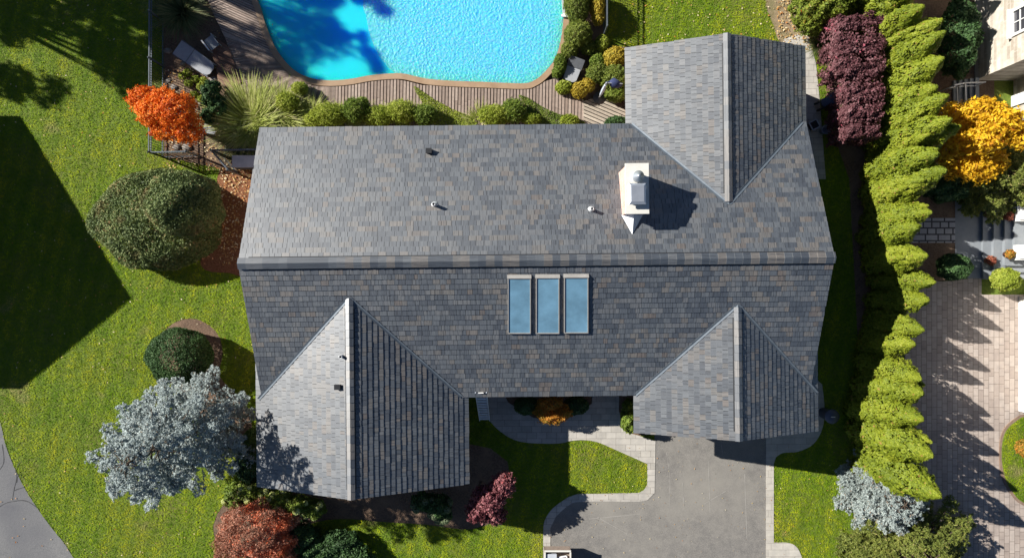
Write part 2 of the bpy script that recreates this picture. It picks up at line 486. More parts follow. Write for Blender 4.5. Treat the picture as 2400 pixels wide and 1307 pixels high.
class MB:
    """collects faces; build() links them as one mesh object"""

    def __init__(self):
        self.v, self.f, self.r, self.uv, self.sm = [], [], [], [], []

    def add(self, verts, faces, rnd=None, uvs=None, smooth=False):
        o = len(self.v)
        self.v.extend(tuple(p) for p in verts)
        q = random.random() if rnd is None else rnd
        for i, fc in enumerate(faces):
            self.f.append(tuple(o + k for k in fc))
            self.r.append(q)
            self.sm.append(smooth)
            self.uv.append(uvs[i] if uvs else None)
        return self

    def box(self, c, s, rz=0.0, rnd=None):
        hx, hy, hz = s[0] / 2, s[1] / 2, s[2] / 2
        ca, sa = math.cos(rz), math.sin(rz)
        vs = []
        for z in (-hz, hz):
            for x, y in ((-hx, -hy), (hx, -hy), (hx, hy), (-hx, hy)):
                vs.append((c[0] + x * ca - y * sa, c[1] + x * sa + y * ca, c[2] + z))
        return self.add(vs, [(3, 2, 1, 0), (4, 5, 6, 7), (0, 1, 5, 4), (1, 2, 6, 5), (2, 3, 7, 6), (3, 0, 4, 7)], rnd)

    def hexa(self, bot, top, rnd=None):
        return self.add(list(bot) + list(top), [(3, 2, 1, 0), (4, 5, 6, 7), (0, 1, 5, 4), (1, 2, 6, 5), (2, 3, 7, 6), (3, 0, 4, 7)], rnd)

    def beam(self, a, b, w, h, up=(0, 0, 1), rnd=None):
        a, b = Vector(a), Vector(b)
        d = (b - a).normalized()
        u = Vector(up)
        if abs(d.dot(u)) > 0.95:
            u = Vector((1, 0, 0))
        s = d.cross(u).normalized()
        t = s.cross(d).normalized()
        q = [a + s * (i * w / 2) + t * (j * h / 2) for i, j in ((-1, -1), (1, -1), (1, 1), (-1, 1))]
        p = [x + (b - a) for x in q]
        return self.hexa(q, p, rnd)

    def tube(self, pts, rads, n=8, rnd=None, caps=True):
        pts = [Vector(p) for p in pts]
        if isinstance(rads, (int, float)):
            rads = [rads] * len(pts)
        vs, fs = [], []
        for i, p in enumerate(pts):
            d = (pts[min(i + 1, len(pts) - 1)] - pts[max(i - 1, 0)]).normalized()
            u = Vector((0, 0, 1)) if abs(d.z) < 0.9 else Vector((1, 0, 0))
            s = d.cross(u).normalized()
            t = s.cross(d)
            for k in range(n):
                a = 2 * math.pi * k / n
                vs.append(p + (s * math.cos(a) + t * math.sin(a)) * rads[i])
        for i in range(len(pts) - 1):
            for k in range(n):
                fs.append((i * n + k, i * n + (k + 1) % n, (i + 1) * n + (k + 1) % n, (i + 1) * n + k))
        self.add(vs, fs, rnd, smooth=True)
        if caps:
            self.add(vs[:n], [tuple(range(n))], rnd)
            self.add(vs[-n:], [tuple(range(n - 1, -1, -1))], rnd)
        return self

    def lathe(self, c, prof, n=16, rnd=None):
        vs, fs = [], []
        for r, z in prof:
            for k in range(n):
                a = 2 * math.pi * k / n
                vs.append((c[0] + r * math.cos(a), c[1] + r * math.sin(a), c[2] + z))
        for i in range(len(prof) - 1):
            for k in range(n):
                fs.append((i * n + k, i * n + (k + 1) % n, (i + 1) * n + (k + 1) % n, (i + 1) * n + k))
        return self.add(vs, fs, rnd, smooth=True)

    def prism(self, poly, z0, z1, rnd=None):
        """poly: list of (x, y); upright sides and a flat top"""
        a = sum(poly[i][0] * poly[(i + 1) % len(poly)][1] - poly[(i + 1) % len(poly)][0] * poly[i][1] for i in range(len(poly)))
        if a < 0:
            poly = poly[::-1]
        n = len(poly)
        vs = [(x, y, z0) for x, y in poly] + [(x, y, z1) for x, y in poly]
        fs = [tuple(range(n, 2 * n))] + [(i, (i + 1) % n, n + (i + 1) % n, n + i) for i in range(n)]
        return self.add(vs, fs, rnd)

    def build(self, name, mat, parent=None, loc=None):
        me = bpy.data.meshes.new(name)
        me.from_pydata(self.v, [], self.f)
        at = me.attributes.new('rnd', 'FLOAT', 'FACE')
        at.data.foreach_set('value', np.array(self.r, dtype=np.float32))
        me.polygons.foreach_set('use_smooth', np.array(self.sm, dtype=bool))
        if any(u is not None for u in self.uv):
            ul = me.uv_layers.new(name='UVMap')
            flat = []
            for fc, u in zip(self.f, self.uv):
                flat.extend(u if u is not None else [(0, 0)] * len(fc))
            ul.data.foreach_set('uv', np.array(flat, dtype=np.float32).ravel())
        me.materials.append(mat if not isinstance(mat, str) else MATS[mat])
        me.update()
        o = bpy.data.objects.new(name, me)
        COL.objects.link(o)
        if parent is not None:
            o.parent = parent
        if loc is not None:
            o.location = loc
        return o


def fast_mesh(name, verts, nper, mat, rnd, parent=None):
    """many separate faces of nper corners each, verts is (F*nper, 3)"""
    F = len(verts) // nper
    me = bpy.data.meshes.new(name)
    me.vertices.add(len(verts))
    me.vertices.foreach_set('co', np.ascontiguousarray(verts, dtype=np.float32).ravel())
    me.loops.add(F * nper)
    me.loops.foreach_set('vertex_index', np.arange(F * nper, dtype=np.int32))
    me.polygons.add(F)
    me.polygons.foreach_set('loop_start', np.arange(0, F * nper, nper, dtype=np.int32))
    at = me.attributes.new('rnd', 'FLOAT', 'FACE')
    at.data.foreach_set('value', np.clip(rnd, 0, 1).astype(np.float32))
    me.materials.append(MATS[mat])
    me.update(calc_edges=True)
    me.validate()
    o = bpy.data.objects.new(name, me)
    COL.objects.link(o)
    if parent is not None:
        o.parent = parent
    return o


def smooth_curve(pts, n=6, closed=False):
    pts = [np.array(p, float) for p in pts]
    m = len(pts)
    out = []
    rng = range(m) if closed else range(m - 1)
    for i in rng:
        p0 = pts[(i - 1) % m] if (closed or i > 0) else pts[i]
        p1, p2 = pts[i], pts[(i + 1) % m]
        p3 = pts[(i + 2) % m] if (closed or i + 2 < m) else p2
        for k in range(n):
            t = k / n
            out.append(tuple(0.5 * (2 * p1 + (p2 - p0) * t + (2 * p0 - 5 * p1 + 4 * p2 - p3) * t * t + (3 * p1 - p0 - 3 * p2 + p3) * t ** 3)))
    if not closed:
        out.append(tuple(pts[-1]))
    return out


def in_poly(xy, poly):
    x, y = xy[:, 0], xy[:, 1]
    ins = np.zeros(len(xy), bool)
    n = len(poly)
    for i in range(n):
        x1, y1 = poly[i]
        x2, y2 = poly[(i + 1) % n]
        if y1 == y2:
            continue
        c = ((y1 > y) != (y2 > y)) & (x < (x2 - x1) * (y - y1) / (y2 - y1) + x1)
        ins ^= c
    return ins


def W(pts, z=0.0):
    return [P(a, b, z) for a, b in pts]


def sheet(name, pxpoly, z0, z1, mat):
    o = MB().prism(W(pxpoly), z0, z1).build(name, mat)
    return tag(o, kind='structure')


# ------------------------------------------------------------------ the ground and everything laid on it
LAWN_OUT = []          # world polygons where no grass grows


def paved(name, px, z, mat, keep=False):
    if not keep:
        LAWN_OUT.append(W(px))
    return sheet(name, px, -0.06, z, mat)


tag(MB().add([(-260, -260, 0), (260, -260, 0), (260, 260, 0), (-260, 260, 0)], [(0, 1, 2, 3)]).build('ground', 'lawn'), kind='structure')

# asphalt road on the left
road = smooth_curve([(-40, 860), (0, 985), (20, 1060), (60, 1145), (110, 1220), (150, 1270), (178, 1312), (260, 1420)], 5) + [(-900, 1700), (-900, 860)]
paved('road', road, 0.020, 'road_asphalt')
ck = MB()
for line in ([(0, 1186), (20, 1176), (60, 1172), (90, 1190)], [(30, 1170), (34, 1145), (40, 1120), (38, 1100), (48, 1080)], [(34, 1148), (58, 1140)], [(0, 1100), (10, 1080), (6, 1040)], [(40, 1130), (45, 1110), (60, 1125)]):
    w = [P(*q) for q in smooth_curve(line, 5)]
    for a, b in zip(w[:-1], w[1:]):
        j = random.uniform(0.009, 0.02)
        d = Vector((b[0] - a[0], b[1] - a[1], 0)).normalized()
        s = Vector((-d.y, d.x, 0)) * j
        ck.add([(a[0] - s.x, a[1] - s.y, 0.0245), (a[0] + s.x, a[1] + s.y, 0.0245), (b[0] + s.x, b[1] + s.y, 0.0245), (b[0] - s.x, b[1] - s.y, 0.0245)], [(0, 3, 2, 1)])
tag(ck.build('road_cracks', 'crack'), kind='structure')

# driveway with paver border and entry walk
drive = [(1288, 1700), (1288, 1236)] + smooth_curve([(1300, 1212), (1331, 1184), (1364, 1174), (1498, 1174)], 4) + \
    [(1517, 1171), (1534, 1154), (1534, 1000), (1797, 1000), (1797, 1700)]
paved('driveway', drive, 0.020, 'asphalt')
mk = MB()
for line in ([(1562, 1060), (1570, 1120), (1568, 1200)], [(1690, 1040), (1698, 1090)], [(1600, 1130), (1602, 1185)], [(1650, 1180), (1700, 1150)], [(1400, 1210), (1470, 1250)], [(1380, 1215), (1500, 1203)], [(1660, 1080), (1664, 1200)], [(1745, 1110), (1750, 1260)]):
    w = [P(*q) for q in smooth_curve(line, 5)]
    for a, b in zip(w[:-1], w[1:]):
        d = Vector((b[0] - a[0], b[1] - a[1], 0)).normalized()
        s_ = Vector((-d.y, d.x, 0)) * random.uniform(0.006, 0.014)
        mk.add([(a[0] - s_.x, a[1] - s_.y, 0.0245), (a[0] + s_.x, a[1] + s_.y, 0.0245), (b[0] + s_.x, b[1] + s_.y, 0.0245), (b[0] - s_.x, b[1] - s_.y, 0.0245)], [(0, 3, 2, 1)])
tag(mk.build('driveway_scuffs', 'scuff'), kind='structure')
walk = smooth_curve([(1120, 940), (1148, 985), (1174, 1011), (1204, 1029), (1243, 1037), (1308, 1038), (1338, 1032), (1367, 1030), (1400, 1035), (1436, 1050), (1517, 1086)], 4) + \
    [(1517, 1135), (1508, 1148), (1495, 1154), (1354, 1156)] + smooth_curve([(1331, 1164), (1295, 1190), (1276, 1220), (1273, 1250)], 4) + [(1273, 1700), (1290, 1700), (1290, 1236)] + \
    smooth_curve([(1302, 1210), (1331, 1184), (1364, 1174), (1498, 1174)], 4) + [(1517, 1171), (1534, 1154), (1536, 1033)] + \
    [(1498, 1020), (1475, 1014), (1459, 988), (1450, 962), (1452, 880), (1390, 880), (1387, 945), (1338, 975), (1294, 985), (1250, 978), (1191, 942), (1160, 880), (1110, 880)]
paved('entry_walk', walk, 0.035, 'walk_pavers')
side = [(1795, 1000), (1795, 1700), (1880, 1700), (1880, 1307)] + smooth_curve([(1877, 1300), (1868, 1282), (1850, 1271), (1813, 1270)], 4) + [(1813, 1085)] + \
    smooth_curve([(1818, 1070), (1835, 1060), (1870, 1057), (1905, 1040), (1926, 1005), (1932, 960), (1926, 900)], 4) + [(1880, 860), (1860, 990)]
paved('side_walk', side, 0.034, 'border_pavers')

# beds
mulch_ring = smooth_curve([(372, 800), (400, 762), (440, 746), (480, 755), (512, 785), (522, 830), (515, 880), (560, 930), (586, 975), (588, 1010), (560, 1030), (500, 1010), (440, 960), (420, 910), (380, 880)], 4, True)
paved('mulch_bed', mulch_ring, 0.010, 'mulch')
paved('mulch_bed', smooth_curve([(515, 400), (560, 402), (612, 410), (620, 640), (540, 640), (470, 620), (500, 500)], 4, True), 0.012, 'orange_mulch')
paved('mulch_bed', smooth_curve([(600, 1080), (620, 1000), (700, 1000), (1150, 1050), (1180, 1190), (1110, 1238), (1000, 1228), (900, 1222), (800, 1215), (720, 1230), (660, 1290), (540, 1300), (500, 1230), (560, 1130)], 4, True), 0.011, 'mulch')
paved('mulch_bed', smooth_curve([(1170, 860), (1191, 942), (1250, 978), (1294, 985), (1338, 975), (1387, 945), (1395, 860)], 3, True), 0.009, 'mulch')
paved('mulch_bed', [(1452, 880), (1450, 962), (1459, 988), (1475, 1014), (1498, 1020), (1560, 1015), (1560, 880)], 0.009, 'mulch')
paved('garden_bed', [(384, -140), (520, -140), (500, 20), (545, 120), (566, 200), (545, 240), (540, 300), (640, 320), (640, 402), (560, 404), (500, 392), (384, 368)], 0.010, 'mulch')
paved('garden_bed', [(1300, -140), (1412, -140), (1412, 60), (1425, 110), (1500, 110), (1520, 300), (1460, 270), (1372, 236), (1300, 190)], 0.013, 'mulch')
paved('planting_strip', [(1925, 60), (2075, -140), (2125, -140), (2110, 300), (2080, 700), (2060, 1120), (2010, 1120), (2010, 800), (1990, 420), (1958, 330)], 0.012, 'mulch')
paved('dry_ground', smooth_curve([(1800, -60), (1890, -80), (1905, 60), (1880, 110), (1830, 100), (1812, 60), (1795, 10)], 4, True), 0.007, 'dry_soil')
paved('garden_path', [(1820, 130), (1838, 92), (1870, 80), (1895, 88), (1912, 150), (1922, 250), (1935, 420), (1880, 420), (1860, 300)], 0.024, 'walk_pavers')

# the neighbouring forecourt
fore = [(2120, 655), (2165, 648), (2200, 660), (2300, 650), (2300, 690), (2700, 690), (2700, 1700), (2120, 1700)]
paved('neighbour_forecourt', fore, 0.018, 'drive_pavers')
paved('cobble_path', [(2120, 511), (2238, 511), (2238, 569), (2120, 569)], 0.020, 'cobbles')
paved('bluestone_walk', [(2238, 400), (2300, 400), (2300, 652), (2238, 652)], 0.022, 'bluestone')
paved('neighbour_bed', [(2120, 440), (2238, 440), (2238, 511), (2120, 511)], 0.009, 'mulch')
paved('neighbour_bed', [(2120, 569), (2238, 569), (2238, 652), (2200, 660), (2165, 648), (2120, 655)], 0.009, 'mulch')
paved('neighbour_bed', [(2120, -200), (2330, -200), (2330, 400), (2238, 440), (2120, 440)], 0.008, 'mulch')
island = smooth_curve([(2420, 975), (2380, 985), (2352, 1015), (2345, 1065), (2352, 1115), (2370, 1150), (2400, 1178), (2480, 1200), (2600, 1180), (2600, 990)], 4, True)
sheet('island_kerb', smooth_curve([(2420, 970), (2378, 979), (2347, 1012), (2340, 1065), (2347, 1118), (2366, 1154), (2397, 1183), (2480, 1206), (2606, 1186), (2606, 982)], 4, True), -0.06, 0.06, 'brown_kerb')
sheet('island_lawn', island, -0.06, 0.075, 'lawn')

# ------------------------------------------------------------------ pool and decks
pool_px = smooth_curve([(604, -10), (612, 20), (625, 62), (646, 112), (672, 148), (700, 172), (735, 186), (775, 190), (820, 187), (870, 178), (918, 174), (950, 175), (1000, 186), (1060, 191), (1140, 194), (1225, 197), (1252, 190), (1275, 172), (1300, 140), (1314, 95), (1320, 50), (1320, 0), (1300, -110), (1200, -190), (900, -230), (700, -190), (610, -100)], 6, True)
ZD, ZW = 0.12, 0.05
pool_w = W(pool_px, ZW)


def offset_poly(poly, d):
    a = np.array(poly)
    t = np.roll(a, -1, 0) - np.roll(a, 1, 0)
    n = np.stack([t[:, 1], -t[:, 0]], 1)
    n /= np.linalg.norm(n, axis=1)[:, None]
    area = np.sum(a[:, 0] * np.roll(a[:, 1], -1) - np.roll(a[:, 0], -1) * a[:, 1])
    return a + n * d * (1 if area > 0 else -1)


def water():
    # grid over the pool, each face marked with how far it lies on the rippled side
    me = MB().prism([tuple(p) for p in pool_w], -1.6, ZW)
    me.add([(x, y, -1.6) for x, y in pool_w], [tuple(range(len(pool_w)))])
    a = W([(850, -300), (850, 0), (858, 40), (868, 85), (885, 125), (910, 158), (935, 178), (960, 240), (1500, 240), (1500, -300)], ZW)
    from mathutils.geometry import delaunay_2d_cdt
    pts = [Vector(p) for p in pool_w]
    n0 = len(pts)
    xs = np.linspace(min(p[0] for p in pool_w), max(p[0] for p in pool_w), 90)
    ys = np.linspace(min(p[1] for p in pool_w), max(p[1] for p in pool_w), 60)
    g = np.array([(x, y) for x in xs for y in ys])
    g = g[in_poly(g, [tuple(q) for q in offset_poly(pool_w, -0.12)])]
    curve = np.array(W(smooth_curve([(850, -140), (850, 0), (858, 40), (868, 85), (885, 125), (910, 158), (926, 172)], 8), ZW))
    d = np.min(np.linalg.norm(g[:, None] - curve[None], axis=2), axis=1)
    g = g[d > 0.06]
    off = n0 + len(curve)
    pts += [Vector(c) for c in curve] + [Vector(p) for p in g]
    edges = [(i, (i + 1) % n0) for i in range(n0)] + [(n0 + i, n0 + i + 1) for i in range(len(curve) - 1)]
    v, e, f, *_ = delaunay_2d_cdt(pts, edges, [list(range(n0))], 1, 1e-5)
    m = MB()
    co = [(p.x, p.y, ZW) for p in v]
    cen = np.array([np.mean([co[i][:2] for i in fc], axis=0) for fc in f])
    right = in_poly(cen, a)
    m.add(co, [tuple(fc) for fc in f])
    k = len(m.v)
    low = [(x, y, -1.6) for x, y in pool_w]
    top = [(x, y, ZW) for x, y in pool_w]
    low = [(x, y, -9.0) for x, y in pool_w]
    m.add(top + low, [(i, (i + 1) % n0, n0 + (i + 1) % n0, n0 + i) for i in range(n0)])
    m.add(low, [tuple(range(n0))])
    o = m.build('water', 'pool_water')
    at = o.data.attributes.new('shelf', 'FLOAT', 'FACE')
    val = np.zeros(len(o.data.polygons), np.float32)
    val[:len(right)] = right
    at.data.foreach_set('value', val)
    import bmesh
    bm = bmesh.new()
    bm.from_mesh(o.data)
    bmesh.ops.remove_doubles(bm, verts=bm.verts, dist=1e-4)
    bmesh.ops.recalc_face_normals(bm, faces=bm.faces)
    bm.to_mesh(o.data)
    bm.free()
    tag(o, kind='structure')


water()
cop_out = [tuple(q) for q in offset_poly(pool_w, 0.24)]
m = MB()
nn = len(pool_w)
for i in range(nn):
    j = (i + 1) % nn
    a, b, c, d = pool_w[i], pool_w[j], cop_out[j], cop_out[i]
    m.add([(*a, ZD + 0.03), (*b, ZD + 0.03), (*c, ZD + 0.03), (*d, ZD + 0.03), (*a, -0.2), (*b, -0.2), (*c, -0.05), (*d, -0.05)],
          [(0, 1, 2, 3), (0, 4, 5, 1), (2, 6, 7, 3)])
cp = m.build('pool_coping', 'coping')
tag(cp, kind='structure')
LAWN_OUT.append(cop_out)


def clip_half(poly, p, n):
    out = []
    for i in range(len(poly)):
        a, b = poly[i], poly[(i + 1) % len(poly)]
        da, db = np.dot(np.array(a) - p, n), np.dot(np.array(b) - p, n)
        if da >= 0:
            out.append(a)
        if (da >= 0) != (db >= 0):
            t = da / (da - db)
            out.append((a[0] + (b[0] - a[0]) * t, a[1] + (b[1] - a[1]) * t))
    return out


def ray_hit(o, d, poly):
    best = 1e9
    for i in range(len(poly)):
        a = np.array(poly[i])
        b = np.array(poly[(i + 1) % len(poly)])
        e = b - a
        den = d[0] * e[1] - d[1] * e[0]
        if abs(den) < 1e-9:
            continue
        w = a - o
        t = (w[0] * e[1] - w[1] * e[0]) / den
        u = (w[0] * d[1] - w[1] * d[0]) / den
        if 0 <= u <= 1 and 0.05 < t < best:
            best = t
    return best


deck_out_px = [(420, -260), (478, -20), (498, 30), (525, 85), (566, 196), (545, 222), (528, 262), (540, 330), (1366, 330), (1366, 236), (1345, 215), (1330, -20), (1340, -260)]
deck_out = W(deck_out_px, ZD)
LAWN_OUT.append(deck_out)
tag(MB().prism(W(deck_out_px), -0.06, 0.03).build('deck_base', 'deck_gap_shade'), kind='structure')
# starts of the boards: along the coping on the left and the bottom, fanning round the corner
starts, dirs = [], []
for q in np.arange(0, 30):
    t = q / 29
    starts.append((594 - 40 * (1 - t) + 58 * t, -80 + 210 * t))
    dirs.append((-0.91, -0.41))
k = len(starts)
for q in range(1, 26):
    t = q / 25
    s = smooth_curve([(652, 130), (672, 160), (700, 186), (735, 200), (765, 203)], 10)
    i = min(int(t * (len(s) - 1)), len(s) - 1)
    starts.append(s[i])
    a = R(204 - 114 * t)
    dirs.append((math.cos(a), math.sin(a) if t > 0 else math.sin(a)))
for x in np.arange(770, 1372, 7.6):
    y = 203 if x < 1235 else 203
    if x > 1270:
        y = 196 - (x - 1270) * 0.3 if x < 1300 else 187 + (x - 1300) * 0.75
    elif 820 < x < 990:
        y = 203 - 15 * math.sin((x - 820) / 170 * math.pi)
    starts.append((x, y - 3))
    dirs.append((-0.02, 1.0))
dk = MB()
for i in range(len(starts) - 1):
    a, b = np.array(P(*starts[i], ZD)), np.array(P(*starts[i + 1], ZD))
    da = np.array([dirs[i][0], -dirs[i][1]])
    db = np.array([dirs[i + 1][0], -dirs[i + 1][1]])
    da, db = da / np.linalg.norm(da), db / np.linalg.norm(db)
    la, lb = ray_hit(a, da, deck_out), ray_hit(b, db, deck_out)
    la, lb = min(la, 7), min(lb, 7)
    if la > 6.9 or lb > 6.9:
        la = lb = min(la, lb)
    sub = 1 if (i < k or i > k + 26) else 4
    for s in range(sub):
        f0, f1 = s / sub, (s + 1) / sub
        g0 = a + (b - a) * f0
        g1 = a + (b - a) * f1
        e0 = (a + da * la) * (1 - f0) + (b + db * lb) * f0
        e1 = (a + da * la) * (1 - f1) + (b + db * lb) * f1

        def gap(p, q, g=0.019):
            d = q - p
            L = np.linalg.norm(d)
            if L < 0.03:
                return p, q
            return p + d * (min(g, L * 0.2) / L), q - d * (min(g, L * 0.2) / L)
        g0, g1 = gap(g0, g1)
        e0, e1 = gap(e0, e1)
        # butt joints along the board
        cuts = [0.0, random.uniform(0.25, 0.75), 1.0] if la > 2.2 else [0.0, 1.0]
        for c0, c1 in zip(cuts[:-1], cuts[1:]):
            q = [g0 + (e0 - g0) * c0, g1 + (e1 - g1) * c0, g1 + (e1 - g1) * (c1 - 0.004), g0 + (e0 - g0) * (c1 - 0.004)]
            dk.prism([tuple(x) for x in q], 0.03, ZD - random.uniform(0, 0.006))
tag(dk.build('pool_deck', 'deck_wood'), kind='structure')
# second deck by the house, boards running aslant
sq = W([(1367, 238), (1404, 226), (1490, 268), (1490, 330), (1367, 330)], ZD)
LAWN_OUT.append(sq)
tag(MB().prism(W([(1367, 238), (1404, 226), (1490, 268), (1490, 330), (1367, 330)]), -0.06, 0.05).build('deck_base', 'deck_gap_shade'), kind='structure')
dk2 = MB()
dv = np.array([0.92, -0.39])
nv = np.array([0.39, 0.92])
o0 = np.array(sq[0])
for q in np.arange(-4, 4, 0.142):
    pl = clip_half(clip_half(list(sq), o0 + nv * (q + 0.018), nv), o0 + nv * (q + 0.124), -nv)
    if len(pl) > 2:
        dk2.prism(pl, 0.05, ZD + 0.01)
tag(dk2.build('house_deck', 'grey_deck_wood'), kind='structure')
# grey steel edge and white bracket of the cover track on the pool's right rim
tr = thing('cover_track', 'grey rail with white bracket on the right rim of the pool', 'pool rail', PV(1322, 10, 0.15))
b0 = Vector(tr.location)
MB().beam(PV(1322, 40, 0.2) - b0, PV(1315, -60, 0.2) - b0, 0.10, 0.10).build('rail', 'pale_metal', tr)
MB().box(PV(1325, 37, 0.2) - b0, (0.22, 0.14, 0.13)).box(PV(1318, 37, 0.23) - b0, (0.1, 0.09, 0.05)).build('bracket', 'white_paint', tr)
# brown timber landing beside the deck
ld = thing('wooden_landing', 'brown timber step beside the pool deck, half in shade', 'wooden step', PV(525, 155, 0.0))
b0 = Vector(ld.location)
lp = [(488, 108), (512, 92), (535, 110), (566, 192), (540, 216), (512, 196), (505, 150)]
qs = [tuple(np.array(p) - np.array(b0[:2])) for p in W(lp, 0.16)]
mm = MB()
nv = np.array([0.42, 0.9])
for q in np.arange(-3, 3, 0.15):
    pl = clip_half(clip_half(qs, nv * q + nv * 0.006, nv), nv * (q + 0.144), -nv)
    if len(pl) > 2:
        mm.prism(pl, 0.02, 0.17)
mm.build('boards', 'brown_wood', ld)

# ------------------------------------------------------------------ foliage builders
def leaf_quads(p, n, size, aspect, spread, rng, along=None):
    """diamond leaves at p facing about n"""
    N_ = len(p)
    nn_ = n + rng.normal(0, spread, (N_, 3))
    nn_ /= np.linalg.norm(nn_, axis=1)[:, None] + 1e-9
    r = rng.normal(0, 1, (N_, 3)) if along is None else along + rng.normal(0, 0.35, (N_, 3))
    t = r - nn_ * np.sum(r * nn_, axis=1)[:, None]
    t /= np.linalg.norm(t, axis=1)[:, None] + 1e-9
    b = np.cross(nn_, t)
    s = size * rng.uniform(0.65, 1.35, N_)[:, None]
    L, Wd = t * s, b * s * aspect
    q = np.empty((N_, 4, 3))
    q[:, 0] = p - L
    q[:, 1] = p + Wd
    q[:, 2] = p + L
    q[:, 3] = p - Wd
    return q.reshape(-1, 3)


def clump(p, rng, k=2.6):
    ph = rng.uniform(0, 6.28, 6)
    v = np.sin(p[:, 0] * k + ph[0]) * np.sin(p[:, 1] * k * 1.13 + ph[1]) + np.sin(p[:, 2] * k * 1.3 + ph[2] + p[:, 0] * k * .7) * 0.7 \
        + 0.6 * np.sin(p[:, 0] * k * 2.1 + ph[3]) * np.sin(p[:, 1] * k * 2.3 + ph[4])
    return v


def crown_points(lobes, n, rng, fill=0.14, low=-0.45, lump=0.10, lk=6.0, box=False):
    lob = np.array(lobes, float)
    area = lob[:, 3] * lob[:, 4] + lob[:, 3] * lob[:, 5] + lob[:, 4] * lob[:, 5]
    idx = rng.choice(len(lob), size=int(n * 1.9), p=area / area.sum())
    d = rng.normal(0, 1, (len(idx), 3))
    d /= np.linalg.norm(d, axis=1)[:, None]
    k = d[:, 2] > low
    idx, d = idx[k], d[k]
    dd = d
    if box:
        dd = np.sign(d) * np.abs(d) ** 0.55
        dd /= np.max(np.abs(dd), axis=1)[:, None] ** 0.75
    ph = rng.uniform(0, 6.28, (len(lob), 4))[idx]
    lu = np.sin(d[:, 0] * lk + ph[:, 0]) * np.sin(d[:, 1] * lk + ph[:, 1]) + np.sin(d[:, 2] * lk + ph[:, 2]) * np.sin((d[:, 0] - d[:, 1]) * lk + ph[:, 3])
    r = (1 - np.abs(rng.normal(0, fill, len(idx)))) * (1 + lump * lu)
    p = lob[idx, :3] + dd * lob[idx, 3:6] * r[:, None]
    nr = d / lob[idx, 3:6]
    nr /= np.linalg.norm(nr, axis=1)[:, None]
    keep = np.ones(len(p), bool)
    for i, l in enumerate(lob):
        q = np.linalg.norm((p - l[:3]) / l[3:6], axis=1)
        keep &= ~((q < 0.74) & (idx != i))
    keep &= p[:, 2] > 0.03
    p, nr = p[keep][:n], nr[keep][:n]
    return p, nr


def trunk_mesh(h, r, lobes, rng, parent, limbs=True):
    m = MB()
    lean = rng.normal(0, 0.05, 2)
    pts = [(0, 0, 0), (lean[0], lean[1], h * 0.45), (lean[0] * 2, lean[1] * 2, h)]
    m.tube(pts, [r * 1.3, r, r * 0.6], 8)
    if limbs:
        for l in lobes:
            s = Vector((lean[0], lean[1], h * 0.5))
            e = Vector(l[:3])
            mid = s.lerp(e, 0.5) + Vector((0, 0, 0.1))
            m.tube([s, mid, e], [r * 0.6, r * 0.4, r * 0.15], 6)
    m.build('trunk', 'bark', parent)


def shrub(name, label, cat, base, lobes, n, leaf, mat, group=None, trunk=None, aspect=0.5, spread=0.6, fill=0.14, low=-0.45, lump=0.1, lk=6.0, box=False, seed=None, zb=0.0, ck_=2.6):
    """base in pixels on the ground; lobes (px, py, z, rx, ry, rz)"""
    rng = np.random.default_rng(seed if seed is not None else abs(hash((base, n))) % 99991)
    b = PV(base[0], base[1], zb)
    t = thing(name, label, cat, b, group=group)
    loc = []
    for l in lobes:
        q = PV(l[0], l[1], l[2]) - b
        loc.append((q.x, q.y, q.z, *l[3:6]))
    p, nr = crown_points(loc, n, rng, fill, low, lump, lk, box)
    q = leaf_quads(p, nr, leaf, aspect, spread, rng)
    rn = 0.5 + 0.16 * clump(p, rng, ck_) + rng.normal(0, 0.2, len(p))
    fast_mesh('crown', q, 4, mat, rn, t)
    if trunk is None:
        trunk = (max(l[2] for l in loc) * 0.8, 0.05)
    trunk_mesh(trunk[0], trunk[1], loc, rng, t)
    return t


def reeds(name, label, base, n, length, spread_r, mat, width=0.016, group=None, zb=0.0, lean=(0, 0), seed=1, up=1.0):
    rng = np.random.default_rng(seed)
    b = PV(base[0], base[1], zb)
    t = thing(name, label, 'ornamental grass', b, group=group)
    az = rng.uniform(0, 2 * np.pi, n)
    r0 = rng.uniform(0, 1, n) ** 0.5 * spread_r * 0.35
    L = length * rng.uniform(0.6, 1.15, n)
    out = rng.uniform(0.25, 1.0, n)
    d = np.stack([np.cos(az), np.sin(az), np.zeros(n)], 1)
    d[:, 0] += lean[0]
    d[:, 1] += lean[1]
    side = np.stack([-np.sin(az), np.cos(az), np.zeros(n)], 1)
    c = np.stack([np.cos(az) * r0, np.sin(az) * r0, np.zeros(n)], 1)
    segs = 4
    prev = None
    quads, rn = [], []
    base_r = rng.uniform(0, 1, n)
    for s in range(segs + 1):
        u = s / segs
        p = c + d * (L * out * (u ** 1.35))[:, None] * 0.9
        p[:, 2] = L * up * (0.95 * u - 0.62 * out * u * u)
        p[:, 2] = np.maximum(p[:, 2], 0.02 + 0.02 * u)
        w = side * (width * (1.0 - 0.85 * u))
        cur = (p - w, p + w)
        if prev is not None:
            q = np.stack([prev[0], prev[1], cur[1], cur[0]], 1)
            quads.append(q.reshape(-1, 3))
            rn.append(base_r * 0.75 + 0.3 * u)
        prev = cur
    fast_mesh('blades', np.concatenate(quads), 4, mat, np.concatenate(rn), t)
    return t


